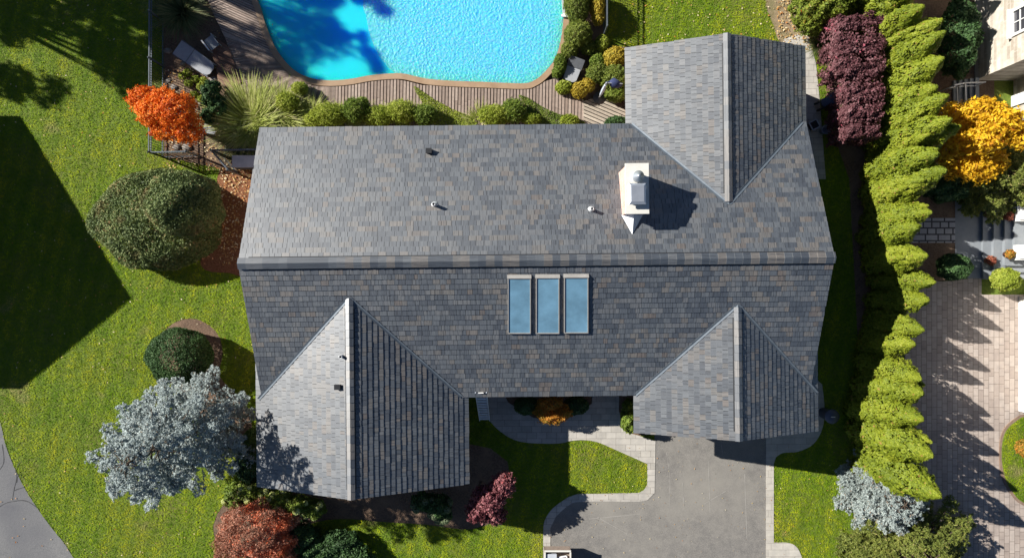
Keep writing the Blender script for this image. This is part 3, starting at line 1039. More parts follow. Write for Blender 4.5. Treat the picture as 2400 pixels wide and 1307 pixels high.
def spruce(name, label, base, h, rad, mat, n_leaf, rng_seed, leaf=0.075, z0=0.5, power=1.2, tip_r=0.22, gap=0.22, up=0.25, group=None, zb=0.0, wh=0.30, per=9, cat='conifer', irr=0.18, twig=0.22):
    rng = np.random.default_rng(rng_seed)
    b = PV(base[0], base[1], zb)
    t = thing(name, label, cat, b, group=group)
    m = MB()
    m.tube([(0, 0, 0), (0.02, 0.02, h * 0.5), (0, 0, h * 0.97)], [0.03 + h * 0.02, 0.02 + h * 0.012, 0.012], 8)
    pts, dirs_ = [], []
    zs = np.arange(z0, h, wh)
    tot = 0
    branches = []
    for z in zs:
        f = (z - z0) / (h - z0)
        Rz = rad * (1 - f ** power) + tip_r * (1 - f * 0.7)
        k = max(4, int(per * (0.55 + 0.45 * (1 - f))))
        a0 = rng.uniform(0, 6.28)
        for j in range(k):
            a = a0 + 6.283 * j / k + rng.normal(0, 0.22)
            L = Rz * rng.uniform(1 - irr * 2, 1 + irr)
            if rng.random() < gap * 0.35:
                continue
            branches.append((z + rng.normal(0, 0.06), a, L, f))
            tot += L
    for z, a, L, f in branches:
        d = np.array([math.cos(a), math.sin(a), 0.0])
        s = np.array([-d[1], d[0], 0.0])
        k = max(3, int(n_leaf / 11 * L / tot))
        rise = up * (0.3 + f)
        u = rng.uniform(0.15, 1.0, k) ** 0.62
        wdt = twig * L ** 0.5 * (1.15 - u) ** 0.5
        tw = rng.uniform(-1, 1, k)
        p = np.array([0, 0, z]) + d * (L * u)[:, None] + s * (tw * wdt)[:, None] + d * (np.abs(tw) * wdt * 0.4)[:, None]
        p[:, 2] += rise * L * u * u - 0.18 * L * u + rng.normal(0, 0.06, k)
        p = np.repeat(p, 11, axis=0)
        tw = np.repeat(tw, 11)
        o_ = rng.normal(0, 1, (len(p), 3)) + d[None] * 0.7 + s[None] * (tw * 0.6)[:, None]
        o_[:, 2] = np.abs(o_[:, 2]) * 0.8
        o_ /= np.linalg.norm(o_, axis=1)[:, None]
        p = p + o_ * leaf * rng.uniform(0.5, 1.3, len(p))[:, None]
        pts.append(p)
        dirs_.append(o_)
        e = np.array([0, 0, z]) + d * L * 0.92
        e[2] += rise * L * 0.85 - 0.16 * L
        mid = np.array([0, 0, z]) + d * L * 0.5
        mid[2] += rise * L * 0.25 - 0.09 * L
        m.tube([(0, 0, z), tuple(mid), tuple(e)], [0.012 + 0.012 * L, 0.008 + 0.006 * L, 0.004], 5, caps=False)
    p = np.concatenate(pts)
    dd = np.concatenate(dirs_)
    k = p[:, 2] > 0.05
    p, dd = p[k], dd[k]
    nr = np.tile(np.array([0, 0, 1.0]), (len(p), 1)) + rng.normal(0, 0.3, (len(p), 3))
    q = leaf_quads(p, nr, leaf, 0.30, 0.4, rng, along=dd * 1.4)
    rn = 0.45 + 0.13 * clump(p, rng, 2.0) + rng.normal(0, 0.18, len(p))
    rn = np.where(rng.random(len(p)) < 0.03, 1.0, np.clip(rn, 0, 0.86))
    fast_mesh('needles', q, 4, mat, rn, t)
    m.build('trunk', 'bark', t)
    return t


# ------------------------------------------------------------------ the house
TH = R(0.6)
house = thing('house', 'brick house under a grey shake roof with three gabled wings and a chimney', 'house', (0, 0, 0), (0, 0, TH))
S = 0.42
MR_V, MR_Z = 0.636, 5.05
MU0, MU1, MN, MS = -9.60, 11.32, 5.85, -4.45
WL = dict(u=-5.84, z=4.53, w=-9.80, e=-1.75, v0=-7.84, v1=-0.45)
WG = dict(u=8.13, z=4.36, w=4.63, e=11.60, v0=-5.93, v1=-0.90)
WN = dict(u=7.89, z=4.22, w=4.46, e=11.31, v0=8.82, v1=2.45)


def z_main(u, v):
    return MR_Z - S * abs(v - MR_V) if MU0 <= u <= MU1 and MS <= v <= MN else -9


def z_wing(wg):
    lo, hi = min(wg['v0'], wg['v1']), max(wg['v0'], wg['v1'])

    def f(u, v):
        return wg['z'] - S * abs(u - wg['u']) if wg['w'] <= u <= wg['e'] and lo <= v <= hi else -9
    return f


def tiles(mb, O, ud, vd, nd, U, V, others, e=0.203, t=0.041):
    """rows of shakes from the eave O up the slope"""
    O, ud, vd, nd = Vector(O), Vector(ud), Vector(vd), Vector(nd)
    rows = int(math.ceil(V / e))
    for j in range(rows):
        v0 = j * e - (0.03 if j == 0 else 0)
        v1 = min((j + 1) * e + 0.03, V)
        u = -random.uniform(0, 0.2)
        kind = random.random()
        run = 0
        while u < U:
            w = random.choice((0.12, 0.15, 0.18, 0.20, 0.25, 0.28, 0.30))
            if run <= 0:
                kind = random.random()
                run = random.choice((1, 1, 1, 2, 2))
            run -= 1
            a, b = max(u, 0), min(u + w - 0.011, U)
            u += w
            if b - a < 0.02:
                continue
            c = O + ud * ((a + b) / 2) + vd * ((v0 + v1) / 2)
            if any(f(c.x, c.y) > c.z + 0.30 for f in others):
                continue
            k = min(0.999, max(0, kind + random.uniform(-0.07, 0.07)))
            hh = t + random.uniform(-0.004, 0.004)
            jit = random.uniform(-0.006, 0.006)
            lo0 = O + ud * a + vd * (v0 + jit)
            lo1 = O + ud * b + vd * (v0 + jit)
            hi0 = O + ud * a + vd * v1
            hi1 = O + ud * b + vd * v1
            vs = [lo0 + nd * hh, lo1 + nd * hh, hi1 + nd * 0.015, hi0 + nd * 0.015, lo0 - nd * 0.01, lo1 - nd * 0.01, hi1 - nd * 0.01, hi0 - nd * 0.01]
            du = random.uniform(0, 50)
            top = [(a + du, v0), (b + du, v0), (b + du, v1), (a + du, v1)]
            sd = [(a + du, v0)] * 4
            mb.add(vs, [(0, 1, 2, 3), (4, 5, 1, 0), (5, 6, 2, 1), (7, 4, 0, 3)], k, [top, sd, sd, sd])


cs = 1 / math.sqrt(1 + S * S)
sn = S * cs


def slope(name, O, ud, vdh, U, run, others):
    """roof slope from the eave O going up along the level direction vdh"""
    vd = Vector((vdh[0] * cs, vdh[1] * cs, sn))
    nd = Vector(ud).cross(vd)
    if nd.z < 0:
        nd = -nd
    mb = MB()
    tiles(mb, O, ud, vd, nd, U, run / cs, others)
    p = mb.build(name, 'tile', house)
    # boards under the tiles
    O = Vector(O)
    a, b = O - nd * 0.012, O + Vector(ud) * U - nd * 0.012
    c, d = b + vd * (run / cs), a + vd * (run / cs)
    k = nd * 0.13
    q = MB().add([a, b, c, d, a - k, b - k, c - k, d - k], [(0, 1, 2, 3), (7, 6, 5, 4), (0, 4, 5, 1), (1, 5, 6, 2), (2, 6, 7, 3), (3, 7, 4, 0)])
    q.build('roof_boards', 'roof_felt', p)
    return p


zL, zG, zN = z_wing(WL), z_wing(WG), z_wing(WN)
slope('roof_slope', (MU0, MN, MR_Z - S * (MN - MR_V)), (1, 0, 0), (0, -1), MU1 - MU0, MN - MR_V, [zN])
slope('roof_slope', (MU0, MS, MR_Z - S * (MR_V - MS)), (1, 0, 0), (0, 1), MU1 - MU0, MR_V - MS, [zL, zG])
for wg in (WL, WG, WN):
    lo, hi = min(wg['v0'], wg['v1']), max(wg['v0'], wg['v1'])
    slope('roof_slope', (wg['w'], lo, wg['z'] - S * (wg['u'] - wg['w'])), (0, 1, 0), (1, 0), hi - lo, wg['u'] - wg['w'], [z_main])
    slope('roof_slope', (wg['e'], lo, wg['z'] - S * (wg['e'] - wg['u'])), (0, 1, 0), (-1, 0), hi - lo, wg['e'] - wg['u'], [z_main])


def ridge(p0, p1, lift=0.10, wd=0.20):
    p0, p1 = Vector(p0), Vector(p1)
    d = (p1 - p0).normalized()
    s = Vector((-d.y, d.x, 0))
    L = (p1 - p0).length
    x = 0
    mb = MB()
    while x < L:
        e = min(x + 0.29, L)
        k = random.choice((0.02, 0.1, 0.05, 0.25, 0.5, 0.8, 0.93, 0.95, 0.85))
        for sg in (-1, 1):
            o = s * (sg * wd)
            dz = Vector((0, 0, -S * wd))
            a0 = p0 + d * x + Vector((0, 0, lift + 0.022))
            a1 = p0 + d * (e + 0.02) + Vector((0, 0, lift))
            th = Vector((0, 0, -0.028))
            top = [a0, a1, a1 + o + dz, a0 + o + dz]
            bot = [q + th for q in top]
            uv = [(0, x), (0, e), (wd, e), (wd, x)]
            fs = [(0, 1, 2, 3), (3, 2, 6, 7), (0, 3, 7, 4), (1, 5, 6, 2)]
            mb.add(top + bot, fs if sg < 0 else [f[::-1] for f in fs], k, [uv, uv, uv, uv])
        x = e
    r = mb.build('ridge_cap', 'tile', house)
    vb = MB()
    for sg in (-1, 1):
        for q0, q1, zz in ((wd - 0.02, wd + 0.035, 0.058),):
            A = [p0 + d * 0.35 + s * (sg * q) + Vector((0, 0, -S * q + zz)) for q in (q0, q1)]
            B = [p1 - d * 0.35 + s * (sg * q) + Vector((0, 0, -S * q + zz)) for q in (q0, q1)]
            dn = Vector((0, 0, -0.06))
            vb.add([A[0], A[1], B[1], B[0], A[1] + dn, B[1] + dn], [(0, 1, 2, 3), (1, 4, 5, 2)])
    vb.build('vent_strip', 'black_plastic', r)


ridge((MU0, MR_V, MR_Z), (MU1, MR_V, MR_Z))
ridge((WL['u'], WL['v0'], WL['z']), (WL['u'], -0.65, WL['z']), 0.07, 0.14)
ridge((WG['u'], WG['v0'], WG['z']), (WG['u'], -1.12, WG['z']), 0.07, 0.14)
ridge((WN['u'], WN['v0'], WN['z']), (WN['u'], 2.70, WN['z']), 0.07, 0.14)


def valley(wg, side, sgn):
    """metal strip where a wing meets the main roof; side -1 west, +1 east; sgn +1 north, -1 south"""
    apex_v = MR_V + sgn * (MR_Z - wg['z']) / S
    edge_u = wg['w'] if side < 0 else wg['e']
    # on both planes: |u-uw| = d, v = apex + sgn*d
    dmax = min(abs(edge_u - wg['u']), (MN - apex_v) if sgn > 0 else (apex_v - MS))
    a = Vector((wg['u'], apex_v, wg['z']))
    b = Vector((wg['u'] + side * dmax, apex_v + sgn * dmax, wg['z'] - S * dmax))
    wm = 0.085
    mb = MB()
    up = Vector((0, 0, 0.052))
    # flat on the main side: level along the main's u axis
    for o in (Vector((side * wm, 0, 0)), Vector((0, sgn * wm, 0))):
        q = [a + up, b + up, b + o + up + Vector((0, 0, 0.004)), a + o + up + Vector((0, 0, 0.004))]
        nq = [v - Vector((0, 0, 0.05)) for v in q]
        mb.add(q + nq, [(0, 1, 2, 3), (2, 1, 5, 6), (3, 2, 6, 7), (0, 3, 7, 4), (1, 0, 4, 5)])
    mb.build('valley_flashing', 'flashing_metal', house)


for wg, sg in ((WL, -1), (WG, -1), (WN, 1)):
    valley(wg, -1, sg)
    valley(wg, 1, sg)

# walls, gables, trim
def gable_walls(u0, u1, v0, v1, ridge_axis, rz, rc):
    zt = lambda d: rz - S * d - 0.16
    m = MB()
    if ridge_axis == 'u':
        prof = [(v0, -0.05), (v1, -0.05), (v1, zt(abs(v1 - rc))), (rc, zt(0)), (v0, zt(abs(v0 - rc)))]
        A = [(u0, a, b) for a, b in prof]
        B = [(u1, a, b) for a, b in prof]
    else:
        prof = [(u0, -0.05), (u1, -0.05), (u1, zt(abs(u1 - rc))), (rc, zt(0)), (u0, zt(abs(u0 - rc)))]
        A = [(a, v0, b) for a, b in prof]
        B = [(a, v1, b) for a, b in prof]
    n = 5
    fs = [tuple(range(n)), tuple(range(2 * n - 1, n - 1, -1))] + [(i, n + i, n + (i + 1) % n, (i + 1) % n) for i in range(n)]
    m.add(A + B, fs)
    m.build('wall', 'house_brick', house)


gable_walls(MU0 + 0.35, MU1 - 0.35, MS + 0.55, MN - 0.55, 'u', MR_Z, MR_V)
gable_walls(WL['w'] + 0.5, WL['e'] - 0.5, WL['v0'] + 0.35, -3.0, 'v', WL['z'], WL['u'])
gable_walls(WG['w'] + 0.5, WG['e'] - 0.5, WG['v0'] + 0.35, -3.0, 'v', WG['z'], WG['u'])
gable_walls(WN['w'] + 0.5, WN['e'] - 0.5, 4.6, WN['v0'] - 0.35, 'v', WN['z'], WN['u'])
for wg in (WL, WG, WN):
    LAWN_OUT.append([(wg['w'] + .5, wg['v0']), (wg['e'] - .5, wg['v0']), (wg['e'] - .5, 0), (wg['w'] + .5, 0)])
LAWN_OUT.append([(MU0 + .35, MS + .5), (MU1 - .35, MS + .5), (MU1 - .35, MN - .5), (MU0 + .35, MN - .5)])
# fascia and rake boards, gutters
for (u, v0, v1, wg) in ((WL['e'], WL['v0'], MS, WL), (WL['w'], WL['v0'], MS, WL), (WG['w'], WG['v0'], MS, WG), (WG['e'], WG['v0'], MS, WG), (WN['w'], MN, WN['v0'], WN), (WN['e'], MN, WN['v0'], WN)):
    z = wg['z'] - S * abs(u - wg['u'])
    sg = 1 if u > wg['u'] else -1
    MB().beam((u - sg * 0.05, v0, z - 0.13), (u - sg * 0.05, v1, z - 0.13), 0.11, 0.11).build('gutter', 'flashing_metal', house)
zS = MR_Z - S * (MR_V - MS)
MB().beam((WL['e'], MS + 0.05, zS - 0.13), (WG['w'], MS + 0.05, zS - 0.13), 0.11, 0.11).build('gutter', 'flashing_metal', house)
MB().beam((MU0, MN - 0.05, zS - 0.13), (WN['w'], MN - 0.05, zS - 0.13), 0.11, 0.11).build('gutter', 'flashing_metal', house)
for wg in (WL, WG, WN):
    sg = -1 if wg['v0'] < 0 else 1
    for eu in (wg['w'], wg['e']):
        ze = wg['z'] - S * abs(eu - wg['u'])
        MB().beam((wg['u'], wg['v0'] - sg * 0.04, wg['z'] - 0.14), (eu, wg['v0'] - sg * 0.04, ze - 0.14), 0.04, 0.18).build('rake_board', 'pale_metal', house)
for u, sg in ((MU0, 1), (MU1, -1)):
    for v in (MN, MS):
        ze = MR_Z - S * abs(v - MR_V)
        MB().beam((u + sg * 0.04, MR_V, MR_Z - 0.14), (u + sg * 0.04, v, ze - 0.14), 0.04, 0.18).build('rake_board', 'pale_metal', house)


def wall_window(u, v, z, w, h, facing, name='window'):
    """facing: (du, dv) outward"""
    du, dv = facing
    t = (-dv, du)
    o = Vector((u, v, z))
    T = Vector((t[0], t[1], 0))
    F = Vector((du, dv, 0))
    m = MB()
    for s in (-1, 1):
        m.beam(o + T * (s * w / 2) + F * 0.03 - Vector((0, 0, h / 2)), o + T * (s * w / 2) + F * 0.03 + Vector((0, 0, h / 2)), 0.09, 0.09, up=F)
        m.beam(o - T * (w / 2 - .05) + F * 0.03 + Vector((0, 0, s * h / 2)), o + T * (w / 2 - .05) + F * 0.03 + Vector((0, 0, s * h / 2)), 0.09, 0.09)
    m.beam(o + F * 0.025 - Vector((0, 0, h / 2)), o + F * 0.025 + Vector((0, 0, h / 2)), 0.04, 0.04, up=F)
    m.beam(o - T * (w / 2) + F * 0.022, o + T * (w / 2) + F * 0.022, 0.035, 0.035)
    fr = m.build(name, 'white_paint', house)
    MB().add([o - T * (w / 2) + F * 0.012 - Vector((0, 0, h / 2)), o + T * (w / 2) + F * 0.012 - Vector((0, 0, h / 2)), o + T * (w / 2) + F * 0.012 + Vector((0, 0, h / 2)), o - T * (w / 2) + F * 0.012 + Vector((0, 0, h / 2))], [(0, 1, 2, 3)]).build('pane', 'window_glass', fr)


for u in (-0.2, 4.0):
    wall_window(u, MS + 0.55, 1.5, 1.5, 1.3, (0, -1))
for u in (-8.0, -4.0):
    wall_window(u, WL['v0'] + 0.35, 1.5, 1.6, 1.3, (0, -1))
for u in (-7, -3, 0, 3):
    wall_window(u, MN - 0.55, 1.5, 1.5, 1.3, (0, 1))
for v in (-2, 1.5, 4):
    wall_window(MU0 + 0.35, v, 1.5, 1.2, 1.2, (-1, 0))
for v in (-1, 2.5):
    wall_window(MU1 - 0.35, v, 1.5, 1.2, 1.2, (1, 0))
# garage door and front door
gd = MB()
for i in range(4):
    gd.box((8.1, WG['v0'] + 0.32, 0.3 + i * 0.55), (4.8, 0.06, 0.53))
gd.build('garage_door', 'white_paint', house)
dr = MB().box((2.0, MS + 0.52, 1.05), (1.0, 0.06, 2.1)).build('door', 'brown_wood', house)
MB().box((1.62, MS + 0.46, 1.0), (0.04, 0.06, 0.12)).build('handle', 'pale_metal', dr)


# things on the roof are parts of the house
CT, ST = math.cos(-TH), math.sin(-TH)


def to_house(p):
    return Vector((p[0] * CT - p[1] * ST, p[0] * ST + p[1] * CT, p[2]))


def on_main(px, py, up=0.0):
    z = 4.0
    for _ in range(30):
        h = to_house((*P(px, py, z), z))
        z = MR_Z - S * abs(h.y - MR_V) + up
    return to_house((*P(px, py, z), z))


def on_wing(px, py, wg):
    z = 4.0
    for _ in range(30):
        h = to_house((*P(px, py, z), z))
        z = wg['z'] - S * abs(h.x - wg['u'])
    return to_house((*P(px, py, z), z))


# chimney
cz = 5.45
q = [to_house((*P(a, b, cz), cz)) for a, b in ((1465, 383), (1520, 383), (1522, 501), (1467, 501))]
cu0, cu1 = q[0].x, q[1].x
cv1, cv0 = q[0].y, q[2].y
ch = MB()
ch.box(((cu0 + cu1) / 2, (cv0 + cv1) / 2, 3.9), (cu1 - cu0 - 0.10, cv1 - cv0 - 0.10, 3.0))
chim = ch.build('chimney', 'chimney_brick', house)
MB().box(((cu0 + cu1) / 2, (cv0 + cv1) / 2, 5.43), (cu1 - cu0, cv1 - cv0, 0.10)).build('chimney_cap', 'cap_stone', chim)
ctop = 5.48
a = to_house((*P(1496, 413, 5.75), 5.75))
MB().lathe((a.x, a.y, ctop), [(0.17, 0), (0.17, 0.18), (0.12, 0.2), (0.12, 0.26), (0.19, 0.26), (0.19, 0.34), (0.06, 0.40), (0.05, 0.45), (0.0, 0.45)], 20).build('flue_cap', 'grey_metal', chim)
a = to_house((*P(1495, 453, 5.85), 5.85))
bx = MB()
for sx in (-1, 1):
    for sy in (-1, 1):
        bx.box((a.x + sx * 0.22, a.y + sy * 0.27, ctop + 0.09), (0.05, 0.05, 0.18))
bx.box((a.x, a.y, ctop + 0.1), (0.36, 0.46, 0.2))
hw, hl = 0.30, 0.36
zb_ = ctop + 0.20
vs = [(a.x - hw, a.y - hl, zb_), (a.x + hw, a.y - hl, zb_), (a.x + hw, a.y + hl, zb_), (a.x - hw, a.y + hl, zb_),
      (a.x - hw, a.y - hl, zb_ + 0.05), (a.x + hw, a.y - hl, zb_ + 0.05), (a.x + hw, a.y + hl, zb_ + 0.05), (a.x - hw, a.y + hl, zb_ + 0.05),
      (a.x - hw * .75, a.y - hl * .75, zb_ + 0.10), (a.x + hw * .75, a.y - hl * .75, zb_ + 0.10), (a.x + hw * .75, a.y + hl * .75, zb_ + 0.10), (a.x - hw * .75, a.y + hl * .75, zb_ + 0.10)]
bx.add(vs, [(3, 2, 1, 0), (0, 1, 5, 4), (1, 2, 6, 5), (2, 3, 7, 6), (3, 0, 4, 7), (4, 5, 9, 8), (5, 6, 10, 9), (6, 7, 11, 10), (7, 4, 8, 11), (8, 9, 10, 11)])
bx.build('flue_hood', 'grey_metal', chim)
# cricket behind the chimney: two metal triangles down to the uphill side
t0 = Vector((cu0 + 0.02, cv0 + 0.06, MR_Z - S * (cv0 - MR_V) + 0.04))
t1 = Vector((cu1 - 0.02, cv0 + 0.06, MR_Z - S * (cv0 - MR_V) + 0.04))
tm = Vector(((cu0 + cu1) / 2, cv0 + 0.06, t0.z + 0.36))
tp = Vector(((cu0 + cu1) / 2 - 0.05, cv0 - 0.66, 0))
tp.z = MR_Z - S * (tp.y - MR_V) + 0.045
MB().add([t0, t1, tm, tp], [(0, 3, 2), (2, 3, 1), (0, 2, 1)]).build('cricket', 'pale_metal', chim)

# skylights
for x0, x1, y0, y1 in ((1190, 1244, 652, 782), (1256, 1311, 651, 782), (1322, 1379, 650, 781)):
    k = 0.13
    A = [on_main(x0, y1, k), on_main(x1, y1, k), on_main(x1, y0, k), on_main(x0, y0, k)]
    nd = Vector((0, -sn, cs))
    fr = MB()
    ins = lambda i, f: A[i] + (A[(i + 1) % 4] - A[i]).normalized() * f + (A[(i - 1) % 4] - A[i]).normalized() * f
    I = [ins(i, 0.032) for i in range(4)]
    D = [p - nd * 0.16 for p in A]
    for i in range(4):
        j = (i + 1) % 4
        fr.add([A[i], A[j], I[j], I[i]], [(0, 1, 2, 3)])
        fr.add([A[i], D[i], D[j], A[j]], [(0, 1, 2, 3)])
        fr.add([I[i], I[j], I[j] - nd * 0.05, I[i] - nd * 0.05], [(0, 1, 2, 3)])
    vd = (A[3] - A[0]).normalized()
    ud = (A[1] - A[0]).normalized()
    fr.hexa([A[3] - ud * .02 - nd * 0.02, A[2] + ud * .02 - nd * 0.02, A[2] + ud * .02 + vd * 0.10 - nd * 0.10, A[3] - ud * .02 + vd * 0.10 - nd * 0.10],
            [A[3] - ud * .02 + nd * 0.02, A[2] + ud * .02 + nd * 0.02, A[2] + ud * .02 + vd * 0.10 - nd * 0.05, A[3] - ud * .02 + vd * 0.10 - nd * 0.05])
    f = fr.build('skylight', 'frame_metal', house)
    MB().add([p - nd * 0.025 for p in I], [(0, 1, 2, 3)]).build('skylight_glass', 'skylight_glass', f)

# roof vents
for px, py, wg in ((1018, 480, None), (1386, 491, None), (802, 834, WL)):
    p = on_main(px, py, 0.1) if wg is None else on_wing(px, py, wg)
    m_ = MB().lathe((p.x, p.y, p.z - 0.08), [(0.13, 0), (0.08, 0.05), (0.062, 0.10), (0.062, 0.36), (0.045, 0.36), (0.045, 0.1)], 14)
    v_ = m_.build('vent_pipe', 'pale_metal', house)
    MB().lathe((p.x, p.y, p.z + 0.2), [(0.045, 0), (0.0, 0)], 12).build('bore_shade_disc', 'bore_shade', v_)  # near-black disc, the shade inside the pipe put into its colour
for px, py, wg in ((1006, 355, None), (793, 905, WL)):
    p = on_main(px, py, 0.05) if wg is None else on_wing(px, py, wg)
    m_ = MB().box((p.x, p.y, p.z + 0.06), (0.20, 0.17, 0.18)).box((p.x, p.y, p.z + 0.17), (0.22, 0.19, 0.03))
    m_.build('roof_vent', 'black_plastic', house)

#PLANTS_BELOW
# ------------------------------------------------------------------ lawn blades (nobody could count them)
def grass(name, n, rect, z=0.0, inside=None, size=0.031, seed=3):
    rng = np.random.default_rng(seed)
    a, b = P(rect[0], rect[3]), P(rect[2], rect[1])
    xy = np.stack([rng.uniform(a[0], b[0], n), rng.uniform(a[1], b[1], n)], 1)
    keep = np.ones(n, bool)
    if inside is not None:
        keep = in_poly(xy, inside)
    else:
        for pl in LAWN_OUT:
            keep &= ~in_poly(xy, pl)
    xy = xy[keep]
    p = np.concatenate([xy, np.full((len(xy), 1), z + 0.02)], 1)
    p[:, 2] += rng.uniform(0, 0.025, len(p))
    nr = np.tile(np.array([0, 0, 1.0]), (len(p), 1))
    q = leaf_quads(p, nr, size, 0.27, 0.38, rng)
    cl = clump(p, rng, 5.0)
    rn = 0.42 + 0.10 * cl + 0.08 * clump(p, rng, 1.1) + rng.normal(0, 0.2, len(p))
    return tag(fast_mesh(name, q, 4, 'grass_blades', rn), kind='stuff')


grass('grass', 800000, (-40, -30, 2060, 1330))
grass('island_grass', 14000, (2330, 960, 2500, 1210), z=0.075, inside=W(island))


def litter(name, n, rect, seed, size=0.035, mat='litter'):
    rng = np.random.default_rng(seed)
    a, b = P(rect[0], rect[3]), P(rect[2], rect[1])
    p = np.stack([rng.uniform(a[0], b[0], n), rng.uniform(a[1], b[1], n), np.full(n, 0.055)], 1)
    q = leaf_quads(p, np.tile(np.array([0, 0, 1.0]), (n, 1)), size, 0.6, 0.3, rng)
    return tag(fast_mesh(name, q, 4, mat, rng.uniform(0, 1, n)), kind='stuff')


litter('fallen_leaves', 420, (0, 0, 640, 1307), 5)
litter('fallen_leaves', 160, (1460, 0, 1900, 110), 6)
litter('fallen_leaves', 260, (1280, 1030, 1990, 1307), 8, 0.022)
litter('fallen_leaves', 900, (384, 160, 600, 400), 9, 0.04)
litter('fallen_leaves', 700, (515, 395, 600, 620), 10, 0.04)
litter('fallen_leaves', 500, (1820, 0, 1925, 120), 12, 0.04)

# ------------------------------------------------------------------ trees and shrubs round the house
shrub('maple_tree', 'bright orange maple tree leaning over the black fence', 'tree', (455, 302), [
    (338, 232, 2.3, .62, .5, .5), (385, 235, 2.5, .6, .48, .5), (365, 265, 2.5, .75, .6, .6), (410, 262, 2.7, .75, .7, .6), (395, 300, 2.2, .75, .5, .5), (440, 300, 2.3, .6, .62, .6), (430, 250, 2.3, .5, .5, .5)],
    15000, 0.05, 'maple_leaves', trunk=(1.6, 0.07), lump=0.16, lk=8, seed=21, fill=0.2)
shrub('yew_bush', 'large round olive green bush with a second dome on top, beside the house end', 'bush', (410, 540), [
    (368, 515, 0.8, 2.65, 2.1, 1.3), (432, 478, 2.2, 1.45, 1.3, 1.6)],
    70000, 0.055, 'yew_leaves', trunk=(1.6, 0.16), lump=0.05, lk=5, seed=22, fill=0.10, aspect=0.36, spread=0.9, ck_=3.2)
shrub('round_bush', 'small round dark green bush in a mulch ring on the lawn', 'bush', (432, 822), [
    (421, 832, 0.85, 1.34, 1.14, 1.0)], 24000, 0.045, 'dark_leaves', trunk=(0.8, 0.08), lump=0.04, seed=23, fill=0.09, aspect=0.36, spread=0.85)
spruce('blue_spruce', 'tall open blue spruce leaning over the lawn left of the house', (508, 984), 7.4, 1.5, 'spruce_needles', 170000, 31, leaf=0.042, z0=1.3, power=5, tip_r=0.75, gap=0.35, per=12, wh=0.40, irr=0.17, up=0.22, twig=0.30)
shrub('red_shrub', 'wide red and bronze shrub at the front corner of the house', 'shrub', (640, 1212), [
    (600, 1235, 1.2, 1.45, 1.15, 1.05), (560, 1285, 1.0, 1.0, 0.9, 0.9), (640, 1275, 1.0, 1.1, 1.0, 0.9), (655, 1215, 0.9, 0.85, 0.55, 0.8)],
    30000, 0.045, 'red_shrub_leaves', trunk=(0.9, 0.07), lump=0.12, lk=8, seed=24, fill=0.2, aspect=0.42, spread=0.9)
for i, (base, lobes, lab, fm) in enumerate((
        ((585, 1150), [(555, 1160, .7, .5, .55, .6), (590, 1150, .8, .55, .45, .6), (625, 1165, .7, .5, .4, .5)], 'green hydrangea with lime flower heads left of the red shrub', 'flower_petals'),
        ((690, 1165), [(660, 1168, .8, .5, .35, .5), (700, 1180, .8, .6, .35, .55), (735, 1190, .7, .5, .4, .5)], 'green hydrangea with lime flower heads along the gable wall', 'flower_petals'),
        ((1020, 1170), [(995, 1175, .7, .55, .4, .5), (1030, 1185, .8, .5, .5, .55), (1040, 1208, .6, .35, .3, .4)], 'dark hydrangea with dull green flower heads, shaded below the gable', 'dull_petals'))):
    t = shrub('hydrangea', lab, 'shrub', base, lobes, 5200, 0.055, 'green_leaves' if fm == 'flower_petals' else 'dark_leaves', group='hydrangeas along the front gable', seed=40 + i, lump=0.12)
    b = Vector(t.location)
    rng = np.random.default_rng(60 + i)
    fh = None
    for k in range(18):
        l = lobes[k % len(lobes)]
        c = PV(l[0], l[1], l[2]) - b
        d = rng.normal(0, 1, 3)
        d[2] = abs(d[2]) * 0.8 + 0.3
        d /= np.linalg.norm(d)
        pos = Vector((c.x + d[0] * l[3] * 1.02, c.y + d[1] * l[4] * 1.02, c.z + d[2] * l[5] * 1.0))
        if fh is None:
            pp, nn2 = crown_points([(0, 0, 0, 0.12, 0.12, .09)], 260, rng, 0.1, -0.6, 0.05)
            pp2 = pp
            dd = rng.normal(0, 1, (260, 3))
            dd /= np.linalg.norm(dd, axis=1)[:, None]
            fh = fast_mesh('flower_head', leaf_quads(dd * np.array([0.12, 0.12, .09]), dd, 0.024, 0.8, 0.3, rng), 4, fm, rng.uniform(0, 1, 260), t)
            fh.location = pos
        else:
            c2 = fh.copy()
            COL.objects.link(c2)
            c2.parent = t
            c2.location = pos
            s = rng.uniform(0.75, 1.2)
            c2.scale = (s, s, s)
shrub('plum_tree', 'plum red ornamental tree at the corner of the shaded front lawn', 'tree', (1128, 1130), [
    (1120, 1195, 1.6, .48, .5, .5), (1150, 1170, 1.9, .6, .55, .55), (1178, 1135, 1.9, .5, .5, .5), (1160, 1205, 1.5, .45, .4, .4), (1130, 1160, 1.7, .4, .4, .4)],
    9000, 0.05, 'plum_leaves', trunk=(1.2, 0.05), lump=0.16, lk=9, seed=25, fill=0.25, aspect=0.7, spread=0.8)
shrub('evergreen_shrub', 'dark green spreading shrub right of the red shrub', 'shrub', (715, 1268), [
    (705, 1262, .6, .8, .7, .6), (745, 1290, .6, .8, .6, .55)], 10000, 0.05, 'dark_leaves', seed=26, lump=0.14)
shrub('evergreen_shrub', 'dark green shrub at the bottom edge below the gable', 'shrub', (800, 1290), [
    (795, 1275, .55, .9, .6, .5), (830, 1305, .5, .8, .6, .5)], 10000, 0.05, 'dark_leaves', seed=27, lump=0.14)
shrub('evergreen_shrub', 'dark upright shrub between the blue spruce and the gable wall', 'shrub', (596, 1095), [
    (585, 1085, .8, .5, .8, .8), (590, 1040, .6, .35, .6, .6)], 7000, 0.05, 'dark_leaves', seed=28, lump=0.14)
